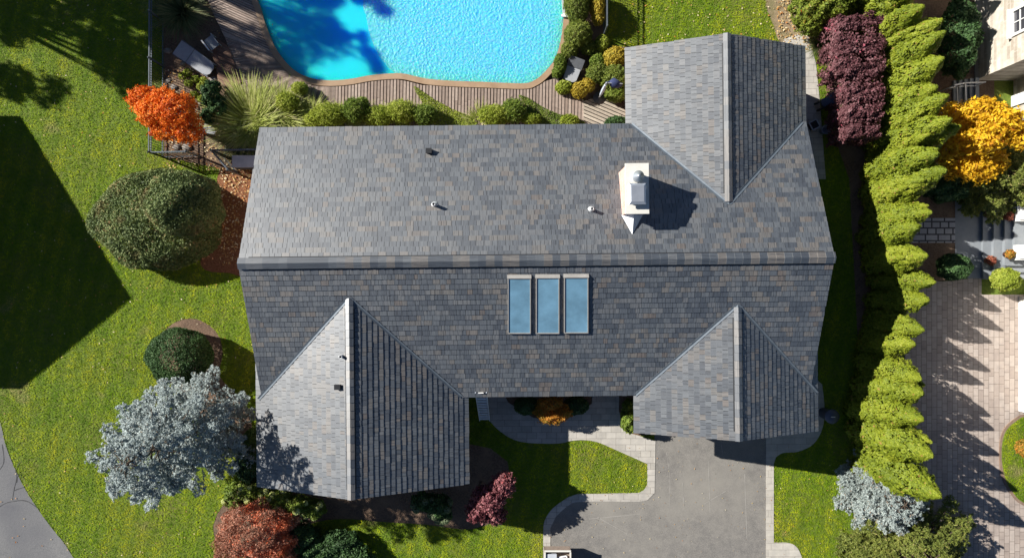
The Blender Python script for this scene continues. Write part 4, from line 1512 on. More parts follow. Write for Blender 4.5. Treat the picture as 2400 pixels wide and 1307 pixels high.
shrub('entry_shrub', 'orange and green shrub in the bed before the front door', 'shrub', (1285, 950), [
    (1293, 976, .75, .62, .32, .45), (1270, 962, .7, .4, .3, .4), (1320, 965, .7, .4, .3, .4), (1290, 945, .8, .6, .35, .45)], 6500, 0.045, 'orange_green_leaves', seed=29, lump=0.16, fill=0.2, aspect=0.36)
for i, (x, y, rr) in enumerate(((1235, 945, .55), (1350, 945, .55))):
    shrub('boxwood', ('dark' if i == 0 else 'dense dark') + ' boxwood in the entry bed, ' + ('left' if i == 0 else 'right') + ' of the orange shrub', 'shrub', (x, y), [(x, y + 5, .45, rr, rr * .7, .5)], 4500, 0.04, 'dark_leaves', seed=33 + i, lump=0.06)
shrub('corner_shrub', 'bright green shrub tucked against the garage corner by the walk', 'shrub', (1476, 975), [
    (1474, 985, .8, .33, .45, .5), (1482, 1000, .6, .3, .25, .4), (1480, 955, .7, .4, .4, .4)], 5000, 0.05, 'green_leaves', seed=35, lump=0.14)
shrub('corner_shrub', 'low shrub in the strip before the garage, mostly under its eave', 'shrub', (1525, 985), [(1520, 985, .5, .6, .4, .45)], 3000, 0.05, 'green_leaves', seed=36)

# pool side shrubs
for i, (lab, x, y, lobes, n, mat) in enumerate((
        ('olive green clipped shrub at the top edge beside the pool', 1352, 22, [(1352, 5, .7, .55, .9, .7)], 9000, 'olive_leaves'),
        ('olive green round shrub below the pool rail bracket', 1355, 82, [(1355, 82, .65, .58, .55, .65)], 8000, 'olive_leaves'),
        ('olive shrub wrapping the head of the grey lounger', 1350, 120, [(1335, 118, .45, .36, .36, .4), (1380, 112, .4, .35, .3, .35)], 8000, 'olive_leaves'),
        ('green shrub between lounger and pool coping', 1315, 165, [(1313, 150, .35, .26, .42, .36), (1306, 170, .3, .22, .22, .3)], 6000, 'green_leaves'),
        ('lime green small shrub at the foot of the lounger', 1322, 205, [(1322, 205, .32, .36, .28, .34)], 3500, 'lime_leaves'),
        ('gold and green shrub beside the lounger foot', 1360, 208, [(1357, 212, .38, .36, .34, .4), (1378, 200, .38, .3, .3, .38)], 5000, 'gold_leaves'),
        ('gold columnar shrub at the top edge near the wire fence', 1402, 20, [(1400, 12, .6, .30, .7, .6), (1402, 42, .5, .26, .3, .5)], 8000, 'gold_leaves'),
        ('small lime shrub near the end of the wire fence', 1412, 105, [(1410, 103, .4, .3, .34, .4)], 3500, 'lime_leaves'),
        ('bright gold shrub against the north wing eave', 1446, 132, [(1442, 135, .55, .5, .42, .5)], 7000, 'gold_leaves'),
        ('pale green spreading shrub between two gold shrubs', 1402, 140, [(1402, 143, .35, .35, .35, .3)], 3500, 'green_leaves'),
        ('dark green round shrub behind the navy umbrella', 1440, 185, [(1440, 185, .6, .62, .55, .6)], 9000, 'olive_leaves'),
        ('mid green shrub left of the navy umbrella', 1400, 172, [(1400, 172, .5, .45, .42, .48)], 6000, 'olive_leaves'),
        ('dark shrub right of the umbrella base, under the eave', 1445, 220, [(1443, 220, .45, .45, .35, .45)], 5000, 'green_leaves'))):
    shrub('garden_shrub', lab, 'shrub', (x, y), lobes, int(n * 1.2), 0.042, mat, group='shrubs beside the pool', seed=70 + i, lump=0.08, lk=12, fill=0.22, spread=0.95, aspect=0.36, trunk=(0.3, 0.03))

# plants between the deck and the house
reeds('tall_grass', 'large fountain of pale green grass at the house corner', (592, 288), 1800, 1.5, 2.4, 'reed_blades', 0.021, seed=2, lean=(-0.15, 0.2), up=0.8)
reeds('tall_grass', 'pale green fountain grass right of the largest clump', (655, 272), 1200, 1.2, 2.2, 'reed_blades', 0.019, seed=3, up=0.8)
reeds('tall_grass', 'darker grass clump at the gate below the fountain grass', (560, 335), 500, 1.2, 0.9, 'dark_reed_blades', 0.016, seed=4, up=0.7)
reeds('tall_grass', 'sparse straw coloured grass clump before the house wall', (725, 282), 800, 1.0, 1.8, 'reed_blades', 0.015, seed=5, up=0.8)
reeds('tall_grass', 'dark shaded fountain grass at the top edge inside the fence', (430, 30), 1300, 1.5, 1.2, 'dark_reed_blades', 0.017, seed=6, up=0.8)
reeds('tall_grass', 'short grass tuft beside the garden path', (1916, 112), 380, 0.8, 0.5, 'dark_reed_blades', 0.014, seed=7, up=0.8)
for i, (lab, x, y, n_, L_, m_) in enumerate((
        ('straw tipped grass tuft between the fountain grass and the lime shrubs', 755, 292, 420, .8, 'reed_blades'), ('feathery pale grass tuft left of the feathery green shrub', 808, 290, 420, .8, 'reed_blades'),
        ('pale grass tuft right of the feathery green shrub', 865, 292, 420, .75, 'reed_blades'), ('pale grass tuft before the lime shrub with pale tips', 918, 290, 420, .75, 'reed_blades'),
        ('pale grass tuft at the roof edge left of the first moss wedge', 970, 290, 380, .7, 'reed_blades'), ('pale grass tuft right of the first moss wedge', 1128, 288, 380, .7, 'reed_blades'))):
    reeds('tall_grass', lab, (x, y), int(n_ * 1.4), L_, 1.3, m_, 0.015, seed=20 + i, up=.8)
for i, (lab, x, y, lobes, n, mat) in enumerate((
        ('small bright green shrub touching the pool coping', 703, 208, [(703, 208, .4, .34, .26, .4)], 3500, 'lime_leaves'),
        ('pale lime shrub behind the fountain grass', 672, 240, [(675, 240, .5, .5, .4, .45)], 5000, 'lime_leaves'),
        ('lime green shrub third along the house wall', 775, 270, [(772, 268, .55, .78, .5, .6), (740, 280, .4, .5, .35, .45)], 6500, 'lime_leaves'),
        ('green feathery shrub before the back wall', 832, 262, [(832, 258, .65, .55, .5, .6), (850, 245, .6, .3, .3, .4)], 7500, 'green_leaves'),
        ('low lime shrub right of the feathery one', 895, 275, [(890, 272, .5, .7, .45, .5)], 5000, 'lime_leaves'),
        ('lime shrub with pale tips beside the moss wedge', 945, 268, [(940, 262, .55, .65, .5, .55)], 6000, 'lime_leaves'),
        ('small darker shrub at the moss wedge', 1000, 275, [(995, 270, .5, .55, .45, .5)], 5000, 'green_leaves'),
        ('round lime shrub between the two moss wedges', 1165, 275, [(1160, 270, .5, .75, .42, .5)], 6500, 'lime_leaves'),
        ('green shrub before the second moss wedge', 1205, 262, [(1203, 260, .5, .55, .5, .5)], 6000, 'green_leaves'),
        ('pale lime shrub low at the second moss wedge', 1245, 282, [(1245, 280, .35, .4, .25, .35)], 3500, 'lime_leaves'),
        ('small lime shrub at the end of the back wall', 1335, 285, [(1335, 283, .38, .4, .25, .35)], 3500, 'lime_leaves'),
        ('dark low shrub in the corner of two roofs', 1445, 290, [(1445, 287, .5, .5, .25, .4)], 3500, 'dark_leaves'))):
    shrub('border_shrub', lab, 'shrub', (x, y), lobes, int(n * 1.3), 0.055, mat, group='shrubs along the back wall', seed=100 + i, lump=0.10, lk=13, fill=0.42, aspect=0.22, spread=1.2, trunk=(0.3, 0.03))


def ground_cover(name, px, mat, n, h, seed):
    rng = np.random.default_rng(seed)
    poly = W(px)
    a = np.array(poly)
    p = np.stack([rng.uniform(a[:, 0].min(), a[:, 0].max(), n), rng.uniform(a[:, 1].min(), a[:, 1].max(), n)], 1)
    p = p[in_poly(p, poly)]
    z = ZD + 0.03 + h * rng.uniform(0, 1, len(p)) * (0.6 + 0.4 * np.sin(p[:, 0] * 7) * np.sin(p[:, 1] * 6))
    p = np.concatenate([p, z[:, None]], 1)
    q = leaf_quads(p, np.tile(np.array([0, 0, 1.0]), (len(p), 1)), 0.03, 0.45, 0.6, rng)
    tag(fast_mesh(name, q, 4, mat, 0.4 + rng.normal(0, 0.22, len(p)) + 0.12 * clump(p, rng, 4)), kind='stuff')


ground_cover('moss', smooth_curve([(970, 206), (984, 212), (1010, 230), (1050, 252), (1095, 274), (1118, 295), (1060, 312), (1015, 312), (1012, 275), (992, 246)], 4, True), 'lime_leaves', 12000, 0.10, 1)
ground_cover('moss', smooth_curve([(1216, 226), (1236, 231), (1262, 248), (1292, 263), (1330, 276), (1365, 285), (1365, 310), (1260, 310), (1240, 275), (1228, 250)], 4, True), 'green_leaves', 11000, 0.10, 2)
# small tufts and the dark shrub in the stony bed
for i, (x, y) in enumerate(((428, 178), (442, 196), (458, 186), (470, 203), (455, 222), (472, 232), (440, 170), (478, 190))):
    shrub('heather_tuft', 'small yellow green tuft in the stony bed by the orange maple', 'plant', (x, y), [(x, y, .16, .17, .16, .17)], 420, 0.035, 'lime_leaves', group='tufts in the stony bed', seed=130 + i, trunk=(0.1, 0.012))
shrub('juniper', 'dark blue green shrub beside the timber landing', 'shrub', (500, 240), [(496, 225, .7, .32, .5, .6), (512, 250, .6, .4, .4, .5), (503, 205, .5, .25, .25, .4)], 8000, 0.045, 'dark_leaves', seed=141, lump=0.16)
shrub('juniper', 'dark shrub behind the shaded seat near the gate', 'shrub', (495, 285), [(490, 272, .5, .3, .35, .45)], 3500, 0.045, 'dark_leaves', seed=142, lump=0.16)
rngk = np.random.default_rng(77)
for i, (x, y, s) in enumerate(((395, 120, .16), (408, 205, .14), (430, 150, .12), (500, 190, .2), (468, 245, .12), (415, 345, .16), (440, 345, .2), (538, 345, .18), (478, 165, .13), (395, 190, .12))):
    b = PV(x, y, 0)
    pr = []
    m_ = MB()
    nS = 10
    vs, fs = [], []
    for zz, rr in ((0, 1.0), (.35, 1.05), (.62, .7), (.72, .25)):
        for k in range(nS):
            a = 6.283 * k / nS
            q_ = rr * s * rngk.uniform(.8, 1.15)
            vs.append((q_ * math.cos(a), q_ * math.sin(a) * .8, zz * s))
    for r_ in range(3):
        for k in range(nS):
            fs.append((r_ * nS + k, r_ * nS + (k + 1) % nS, (r_ + 1) * nS + (k + 1) % nS, (r_ + 1) * nS + k))
    fs.append(tuple(range(3 * nS, 4 * nS)))
    m_.add(vs, fs)
    o = m_.build('rock', 'rock', loc=b)
    tag(o, 'weathered brown rock lying in the bed inside the fence', 'rock', 'rocks in the garden bed')

# top right: shrubs by the path and the purple hedge
shrub('burning_bush', 'green shrub flecked orange at the top edge above the purple hedge', 'shrub', (1930, 40), [
    (1900, 20, 1.0, .8, .8, .9), (1950, 0, 1.3, 1.0, .9, 1.0), (1900, 55, .8, .55, .45, .7), (2010, -10, 1.2, .8, .7, .9)], 22000, 0.055, 'burning_green', seed=150, lump=0.16, lk=8)
shrub('purple_hedge', 'long clipped purple hedge beside the garden path', 'hedge', (1960, 230), [
    (1988, 95, 1.3, .92, .72, 1.1), (1990, 150, 1.3, .92, .7, 1.1), (1996, 205, 1.3, .80, .7, 1.1), (1998, 255, 1.3, .74, .6, 1.1), (1998, 300, 1.25, .70, .62, 1.05)],
    42000, 0.05, 'purple_leaves', seed=151, lump=0.07, lk=8, fill=0.10, aspect=0.7, box=True, trunk=(1.0, 0.06))

# ------------------------------------------------------------------ the row of golden thujas
def thuja_mesh(seed, n=8000):
    rng = np.random.default_rng(seed)
    pts, nr = [], []
    tips = [(0, 0, 1.0, .85)] + [(rng.uniform(.45, .8) * math.cos(a_), rng.uniform(.45, .8) * math.sin(a_), rng.uniform(.5, .86), rng.uniform(.36, .56)) for a_ in rng.uniform(0, 6.28, 5)] + [(.8 * math.cos(a_), .8 * math.sin(a_), rng.uniform(.3, .5), .6) for a_ in np.arange(0, 6.28, 1.25) + seed]
    for tx, ty, th, tr in tips:
        k = int(n * th * tr)
        u = rng.uniform(0.01, 1, k)
        a = rng.uniform(0, 6.283, k)
        prof = np.where(u < 0.35, 0.80 + 0.57 * u, 1.0 - ((u - .35) / .65) ** 2.1 * 0.95) * tr
        lump = 1 + 0.14 * np.sin(a * 4 + u * 17 + tx * 9) + 0.08 * np.sin(a * 9 - u * 31) + 0.05 * np.sin(a * 3 + u * 60)
        r = prof * lump * (1 - np.abs(rng.normal(0, .09, k)))
        p = np.stack([tx * 0.8 + r * np.cos(a), ty * 0.8 + r * np.sin(a), u * th], 1)
        slopez = np.where(u < .35, -.15, 0.30 + 0.5 * u)
        q = np.stack([np.cos(a), np.sin(a), slopez], 1)
        pts.append(p)
        nr.append(q)
    return np.concatenate(pts), np.concatenate(nr), rng


def thuja_proto(seed, h, rad):
    p, nr, rng = thuja_mesh(seed)
    p = p * np.array([rad, rad, h])
    q = leaf_quads(p, nr, 0.052, 0.5, 0.42, rng, along=np.tile(np.array([0, 0, 1.0]), (len(p), 1)))
    rn = 0.46 + rng.uniform(-.13, .13) + 0.12 * clump(p, rng, 3.0) + rng.normal(0, 0.17, len(p))
    rn = np.where(rng.random(len(p)) < 0.012, 1.0, np.clip(rn, 0, .96))
    t = thing('thuja_tree', 'x', 'tree', (0, 0, 0))
    fast_mesh('crown', q, 4, 'thuja_leaves', rn, t)
    m = MB().tube([(0, 0, 0), (0, 0, h * .5), (0, 0, h * .92)], [.08, .05, .012], 7)
    m.build('trunk', 'bark', t)
    return t


THUJA_GROUP = 'golden thuja hedge between the two houses'
row = [  # tip in pixels, height, radius
    (2165, -60, 4.4, .80), (2180, -5, 4.4, .80), (2200, 48, 4.4, .82), (2212, 100, 4.5, .82), (2222, 152, 4.5, .82), (2214, 200, 4.3, .80), (2226, 245, 4.6, .82), (2222, 292, 4.5, .84),
    (2230, 300, 4.3, .82), (2215, 352, 4.3, .86), (2205, 395, 4.1, .86), (2180, 440, 3.7, .80), (2176, 492, 3.7, .78), (2168, 545, 3.6, .76), (2172, 600, 3.6, .74), (2180, 652, 3.5, .66),
    (2168, 712, 3.2, .64), (2155, 768, 3.2, .66), (2146, 822, 3.3, .70), (2154, 880, 3.5, .76), (2160, 935, 3.6, .80), (2142, 990, 3.7, .88), (2170, 1060, 4.2, .95), (2204, 1148, 4.7, .95)]
protos = [thuja_proto(200 + i, 4.3, .72) for i in range(6)]
spots_txt = ['at the top edge of the photo', 'second from the top edge', 'third from the top edge', 'beside the upper end of the purple hedge', 'beside the middle of the purple hedge', 'just above the neighbour railing',
             'level with the neighbour railing', 'beside the lower end of the purple hedge', 'just above the yellow tree', 'left of the yellow tree crown', 'left of the yellow tree lower leaves', 'above the cobble path', 'level with the upper cobble path',
             'at the end of the cobble path', 'below the cobble path', 'beside the dark ball bush', 'at the top of the neighbour forecourt', 'sixth from the bottom above the forecourt', 'slim, at the narrowest part of the row',
             'level with the garage valley', 'level with the garage eave', 'third from the blue dwarf spruce', 'second from the blue dwarf spruce', 'overhanging the pale blue spruce']
rr = random.Random(5)
for i, (tx, ty, h, rad) in enumerate(row + [(2190, -120 - 56 * q_, 4.5, .84) for q_ in range(5)]):  # last five are unseen, added to shade the neighbour's bed
    t = protos[i] if i < 6 else copy_tree(protos[rr.randrange(6)])
    k = (HCAM - h) / HCAM
    bx_, by_ = P(1200 + (tx - 1200) * k, 653.5 + (ty - 653.5) * k)
    t.location = (bx_, by_, 0)
    t.rotation_euler = (rr.uniform(-.08, .08), rr.uniform(-.08, .08), rr.uniform(0, 6.28))
    s = rad / .80 * rr.uniform(.95, 1.08)
    t.scale = (s * rr.uniform(.92, 1.08), s * rr.uniform(.92, 1.08), h / 4.3 * rr.uniform(.95, 1.05))
    tag(t, 'golden green thuja in the hedge row, ' + (spots_txt[i] if i < len(spots_txt) else 'unseen, added past the top edge for its shadow'), 'tree', THUJA_GROUP)

spruce('dwarf_spruce', 'compact pale blue spruce at the lower end of the thuja row', (2046, 1140), 2.6, 1.42, 'pale_spruce_needles', 70000, 33, leaf=0.05, z0=0.2, power=3.5, tip_r=0.3, gap=0.1, per=13, wh=0.24, irr=0.09, up=0.15, twig=0.34)
spruce('green_spruce', 'broad yellow green spruce at the bottom edge right of the lawn', (2110, 1275), 3.6, 2.4, 'green_needles', 70000, 34, leaf=0.055, z0=0.3, power=1.3, tip_r=0.35, gap=0.4, per=10, wh=0.36, irr=0.18, up=0.15, twig=0.36)
spruce('green_spruce', 'second green spruce below the dwarf blue spruce, half cut by the edge', (2035, 1300), 2.6, 1.5, 'green_needles', 30000, 36, leaf=0.055, z0=0.3, power=1.3, tip_r=0.35, gap=0.4, per=9, wh=0.34, irr=0.18, up=0.15, twig=0.36)

# ------------------------------------------------------------------ the neighbour's garden on the right
shrub('yellow_tree', 'yellow leaved tree before the stone house on the right', 'tree', (2220, 360), [
    (2248, 285, 2.1, .85, .75, .7), (2300, 262, 3.2, .7, .55, .55), (2352, 288, 3.6, .85, .6, .55), (2238, 345, 2.1, .85, .8, .7), (2292, 390, 2.2, .8, .65, .7), (2312, 325, 3.3, .75, .6, .6), (2392, 318, 3.5, .6, .55, .5), (2225, 392, 1.8, .5, .45, .4), (2330, 375, 2.6, .5, .4, .4)],
    15000, 0.08, 'yellow_tree_leaves', seed=160, trunk=(1.6, 0.09), lump=0.2, lk=9, fill=0.32, aspect=0.45)
spruce('neighbour_conifer', 'green conifer under the yellow tree beside the stone steps', (2300, 430), 3.6, 1.9, 'green_needles', 40000, 37, leaf=0.06, z0=0.4, gap=0.4, per=9, wh=0.4, irr=0.2, up=0.1, twig=0.4)
shrub('ball_bush', 'dark clipped ball bush between bluestone walk and forecourt', 'bush', (2222, 625), [(2236, 626, .75, .66, .56, .65)], 9000, 0.04, 'dark_leaves', seed=161, lump=0.05)
shrub('ball_bush', 'yellow green clipped ball bush beside the steps', 'bush', (2338, 655), [(2356, 655, .7, .52, .48, .55)], 7000, 0.04, 'lime_leaves', seed=162, lump=0.07)
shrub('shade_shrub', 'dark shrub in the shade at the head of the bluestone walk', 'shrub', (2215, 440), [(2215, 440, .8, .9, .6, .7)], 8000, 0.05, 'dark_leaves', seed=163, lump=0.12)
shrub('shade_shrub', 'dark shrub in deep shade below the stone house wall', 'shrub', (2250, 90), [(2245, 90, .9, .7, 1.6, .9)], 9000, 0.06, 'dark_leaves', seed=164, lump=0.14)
shrub('shade_shrub', 'low orange shrub in the round lawn island', 'shrub', (2405, 1050), [(2405, 1050, .4, .4, .35, .4)], 2500, 0.05, 'orange_green_leaves', seed=165)

# neighbour's stone house: only its west front shows
nb = thing('stone_house', 'pale stone house with white windows at the right edge', 'house', (24.0, 9.5, 0))
b = Vector(nb.location)


def nbox(name, x0, x1, y0, y1, z0, z1, mat, parent=nb):
    return MB().box(((x0 + x1) / 2 - b.x, (y0 + y1) / 2 - b.y, (z0 + z1) / 2 - b.z), (x1 - x0, y1 - y0, z1 - z0)).build(name, mat, parent)


nbox('wall', 19.65, 30, 8.42, 19, -0.05, 6.6, 'field_stone')
nbox('wall', 21.3, 30, 4.4, 8.42, -0.05, 5.6, 'field_stone')
nbox('garage_wall', 21.5, 30, -5.6, -0.75, -0.05, 2.6, 'white_stucco')
nbox('porch_wall', 21.9, 30, -0.75, 4.4, -0.05, 3.2, 'white_stucco')
rf = MB()
for x0, x1, y0, y1, ze, zr in ((19.2, 30.4, 8.0, 19.4, 6.55, 9.2),):
    xm = (x0 + x1) / 2
    rf.add([(x0 - b.x, y0 - b.y, ze), (xm - b.x, y0 - b.y, zr), (xm - b.x, y1 - b.y, zr), (x0 - b.x, y1 - b.y, ze)], [(0, 1, 2, 3)])
    rf.add([(x1 - b.x, y0 - b.y, ze), (xm - b.x, y0 - b.y, zr), (xm - b.x, y1 - b.y, zr), (x1 - b.x, y1 - b.y, ze)], [(3, 2, 1, 0)])
rf.build('roof', 'roof_felt', nb)
# gutter and stone band
nbox('stone_band', 19.60, 19.65, 8.40, 19, 3.05, 3.2, 'cap_stone')


def nwindow(x, y, z, w, h):
    m = MB()
    for s in (-1, 1):
        m.box((x - b.x - .03, y + s * w / 2 - b.y, z), (.09, .1, h + .1))
        m.box((x - b.x - .032, y - b.y, z + s * h / 2), (.088, w - .1, .1))
    for k in range(1, 4):
        m.box((x - b.x - .015, y - b.y, z - h / 2 + h * k / 4), (.03, w, .035))
    m.box((x - b.x - .018, y - b.y, z), (.032, .035, h))
    m.box((x - b.x - .06, y - b.y, z - h / 2 - .09), (.22, w + .2, .08))
    f = m.build('window', 'white_paint', nb)
    xx, yy = x - b.x - .006, y - b.y
    MB().add([(xx, yy - w / 2, z - h / 2), (xx, yy + w / 2, z - h / 2), (xx, yy + w / 2, z + h / 2), (xx, yy - w / 2, z + h / 2)], [(0, 1, 2, 3)]).build('pane', 'window_glass', f)


nwindow(19.65, 10.0, 3.0, .95, 1.5)
nwindow(19.65, 12.4, 3.0, .95, 1.5)
nwindow(21.3, 6.75, 1.9, .95, 1.4)
# white pilaster by the lower window
nbox('pilaster', 21.2, 21.3, 7.3, 7.75, 0, 2.8, 'white_paint')
# steel rail and basement stair by the stone house
rl = thing('stair_railing', 'pale steel railing round the basement stair of the stone house', 'railing', PV(2250, 225, 0))
rb = Vector(rl.location)
for a_, c_ in (((2262, 195), (2310, 193)), ((2262, 195), (2264, 240)), ((2236, 200), (2262, 195))):
    A, C_ = PV(*a_, 1.0) - rb, PV(*c_, 1.0) - rb
    MB().beam(A, C_, .05, .05).build('rail', 'pale_metal', rl)
    MB().beam(A - Vector((0, 0, .5)), C_ - Vector((0, 0, .5)), .03, .03).build('rail', 'pale_metal', rl)
for a_ in ((2262, 195), (2308, 193), (2264, 240), (2237, 200)):
    A = PV(*a_, 1.0) - rb
    MB().beam(A, A - Vector((0, 0, 1.0)), .04, .04).build('post', 'pale_metal', rl)
st = thing('basement_steps', 'dark stone steps behind the railing of the stone house', 'steps', PV(2250, 215, 0))
sb_ = Vector(st.location)
for i in range(5):
    q_ = PV(2236 + i * 9, 218, 0) - sb_
    MB().box((q_.x, q_.y, .05 + .05 * i), (.16, 1.0, .1 + .1 * i)).build('step', 'bluestone', st)

# porch steps, columns and pots
ps = thing('porch_steps', 'broad bluestone porch steps in half shade at the right edge', 'steps', PV(2350, 560, 0))
sb_ = Vector(ps.location)
x4 = 24.0
for i, (px0, py1) in enumerate(((2299, 653), (2322, 637), (2346, 622), (2367, 606))):
    x0 = P(px0, 0)[0] * (1 - i * .004)
    y0 = P(0, py1)[1]
    z1 = .16 * (i + 1)
    y1_ = P(0, 452)[1]
    MB().box(((x0 + x4) / 2 - sb_.x, (y0 + y1_) / 2 - sb_.y, z1 - .03), (x4 - x0 + .04, y1_ - y0 + .04, .06)).build('tread', 'bluestone', ps)
    MB().box(((x0 + x4) / 2 - sb_.x, (y0 + y1_) / 2 - sb_.y, z1 / 2 - .03), (x4 - x0, y1_ - y0, z1 - .06)).build('riser', 'bluestone', ps)
for i, (px_, py_) in enumerate(((2392, 592), (2392, 502))):
    cb = PV(px_, py_, .64)
    t = thing('porch_column', ('lower' if i == 0 else 'upper') + ' white porch column standing on the top step', 'column', cb, group='porch columns')
    MB().box((0, 0, .12), (.62, .62, .24)).box((0, 0, .27), (.5, .5, .06)).build('plinth', 'white_paint', t)
    MB().lathe((0, 0, .3), [(.2, 0), (.19, .9), (.16, 1.9)], 20).build('shaft', 'white_paint', t)
pots = [(2309, 503, .16, 'rust_flowers', 'flower pot with rust blooms on the first step, upper end'), (2352, 508, .48, 'rust_flowers', 'flower pot with dull rust blooms higher up the steps'),
        (2311, 611, .16, 'rust_flowers', 'flower pot with rust blooms on the first step, lower end'), (2355, 596, .48, 'orange_green_leaves', 'flower pot with yellow and green plants on the upper step')]
for i, (px_, py_, z_, mt, lab) in enumerate(pots):
    pb = PV(px_, py_, z_)
    t = thing('flower_pot', lab, 'flower pot', pb, group='flower pots on the porch steps')
    MB().lathe((0, 0, 0), [(0, .01), (.11, .01), (.15, .22), (.17, .22), (.17, .26), (.14, .26), (.13, .2), (0, .2)], 18).build('pot', 'terracotta', t)
    rng = np.random.default_rng(300 + i)
    p_, n_ = crown_points([(0, 0, .30, .2, .2, .14)], 650, rng, .2, -.2, .12)
    fast_mesh('flowers', leaf_quads(p_, n_, .032, .6, .6, rng), 4, mt, rng.uniform(0, 1, len(p_)), t)

# ------------------------------------------------------------------ fences
def fence(name, label, pts, z_top, closed=False, step=0.105):
    """pts: pixels of the foot line on the ground"""
    w = [PV(*q_, 0) for q_ in pts]
    t = thing(name, label, 'fence', w[0])
    b_ = w[0]
    pk = MB()
    for a_, c_ in zip(w[:-1], w[1:]):
        d = (c_ - a_)
        L = d.length
        d.normalize()
        for zz, hh in ((z_top, .045), (z_top - .16, .03), (.12, .035)):
            MB().beam(a_ - b_ + Vector((0, 0, zz)), c_ - b_ + Vector((0, 0, zz)), .04, hh).build('rail', 'rail_metal', t)
        n_ = int(L / step)
        for k in range(1, n_):
            q_ = a_ + d * (L * k / n_) - b_
            pk.box((q_.x, q_.y, (z_top + .1) / 2), (.018, .018, z_top - .1))
        k = max(1, round(L / 2.0))
        for j in range(k + 1):
            q_ = a_ + d * (L * j / k) - b_
            m_ = MB().box((q_.x, q_.y, (z_top + .06) / 2), (.06, .06, z_top + .06))
            m_.lathe((q_.x, q_.y, z_top + .06), [(.045, 0), (.045, .02), (0, .06)], 8)
            m_.build('post', 'rail_metal', t)
    pk.build('pickets', 'black_metal', t)
    return t


fence('metal_fence', 'black metal picket fence along the lawn behind the orange maple', [(386, -160), (384, 369), (469, 367)], 1.2)
fence('metal_fence', 'short black metal fence between the open gate and the house corner', [(524, 364), (640, 362)], 1.2)
fence('metal_gate', 'black metal gate standing open beside the house corner', [(524, 366), (561, 409)], 1.15)
fence('metal_fence', 'black metal picket fence between gold shrub and back lawn at the top', [(1414, -160), (1414, 86)], 1.2)

# ------------------------------------------------------------------ furniture and small things
def lounger(label, head, foot, recl, z0=.36, back=0.38, w=0.62, mat='sling_fabric', backmat=None, base_z=0.0):
    """head and foot: pixel ends of the sling at seat height"""
    A, B = PV(*head, z0 + base_z), PV(*foot, z0 + base_z)
    c = (A + B) / 2
    t = thing('sun_lounger', label, 'sun lounger', (c.x, c.y, base_z), group='sun loungers by the pool')
    d = (B - A)
    L = d.length
    d.normalize()
    s = Vector((-d.y, d.x, 0))
    a = Vector((-d.x * L / 2, -d.y * L / 2, z0))
    hinge = a + d * (L * back)
    top = hinge - d * (L * back * math.cos(recl)) + Vector((0, 0, L * back * math.sin(recl)))
    bm_ = MB()
    # rounded foot end
    foot_pts = [(L * (1 - back), -w / 2), (L * (1 - back) * 0.4 + 0, -w / 2)]
    prof = [(0, w / 2), (L * (1 - back) * .78, w / 2 * .96), (L * (1 - back) * .93, w / 2 * .74), (L * (1 - back), w / 2 * .42)]
    top_l = [hinge + d * x + s * y - Vector((0, 0, .05 * x)) for x, y in prof]
    top_r = [hinge + d * x - s * y - Vector((0, 0, .05 * x)) for x, y in prof]
    poly = top_r + top_l[::-1]
    n_ = len(poly)
    low = [p_ - Vector((0, 0, .03)) for p_ in poly]
    bm_.add(poly + low, [tuple(range(n_)), tuple(range(2 * n_ - 1, n_ - 1, -1))] + [(i, n_ + i, n_ + (i + 1) % n_, (i + 1) % n_) for i in range(n_)])
    bm_.build('seat', mat, t)
    e = (hinge - top).normalized()
    up = s.cross(e)
    if up.z < 0:
        up = -up
    q_ = [top + s * w / 2, hinge - e * .02 + s * w / 2, hinge - e * .02 - s * w / 2, top - s * w / 2]
    MB().hexa([p_ - up * .03 for p_ in q_], q_).build('backrest', backmat or mat, t)
    fr = MB()
    for sg in (-1, 1):
        fr.beam(a + s * sg * (w / 2 + .03) - Vector((0, 0, .05)), a + d * L + s * sg * (w / 2 * .9) - Vector((0, 0, .07)), .045, .05)
        fr.beam(top + s * sg * (w / 2 + .02), hinge + s * sg * (w / 2 + .02), .035, .035)
    fr.beam(a + s * (w / 2) - Vector((0, 0, .05)), a - s * (w / 2) - Vector((0, 0, .05)), .04, .05)
    fr.build('frame', 'dark_sling', t)
    for x in (.12, .85):
        for sg in (-1, 1):
            p_ = a + d * (L * x) + s * sg * (w / 2) * .9
            MB().beam(p_ - Vector((0, 0, .06)), Vector((p_.x, p_.y, 0)), .04, .04).build('leg', 'dark_sling', t)
    return t


lounger('grey sun lounger in dappled shade beside the timber landing', (418, 112), (495, 166), R(12), back=.36, w=.66)
lounger('grey sun lounger with raised dark backrest among the pool shrubs', (1354, 136), (1334, 190), R(35), back=.42, w=.58, backmat='dark_sling')
lounger('grey seat half hidden under the orange maple near the gate', (478, 296), (506, 304), R(20), back=.35, w=.5)
# closed umbrella
up_ = thing('garden_umbrella', 'closed navy and white umbrella leaning over the shrubs', 'umbrella', PV(1404, 230, 0.1))
b_ = Vector(up_.location)
MB().tube([(0, 0, 0), (0.0, 0.0, 2.25)], .028, 10).build('pole', 'pale_metal', up_)
MB().lathe((0, 0, 0), [(.26, 0), (.26, .05), (.06, .08), (.05, .2)], 20).build('base', 'dark_sling', up_)
MB().tube([(0, 0, .55), (0.01, 0, 1.2), (0, 0, 1.95)], [.05, .075, .05], 10).build('white_cover', 'pale_canvas', up_)
tp = PV(1428, 193, 2.2) - b_
te = PV(1457, 200, 1.95) - b_
MB().tube([tp, tp.lerp(te, .25) + Vector((0, 0, .05)), tp.lerp(te, .7), te], [.05, .19, .15, .05], 9).tube([Vector((0, 0, 2.2)), tp], [.05, .05], 8).build('canopy', 'navy_canvas', up_)
MB().tube([Vector((0, 0, 2.22)), te + Vector((0, 0, .2))], .02, 8).build('arm', 'pale_metal', up_)

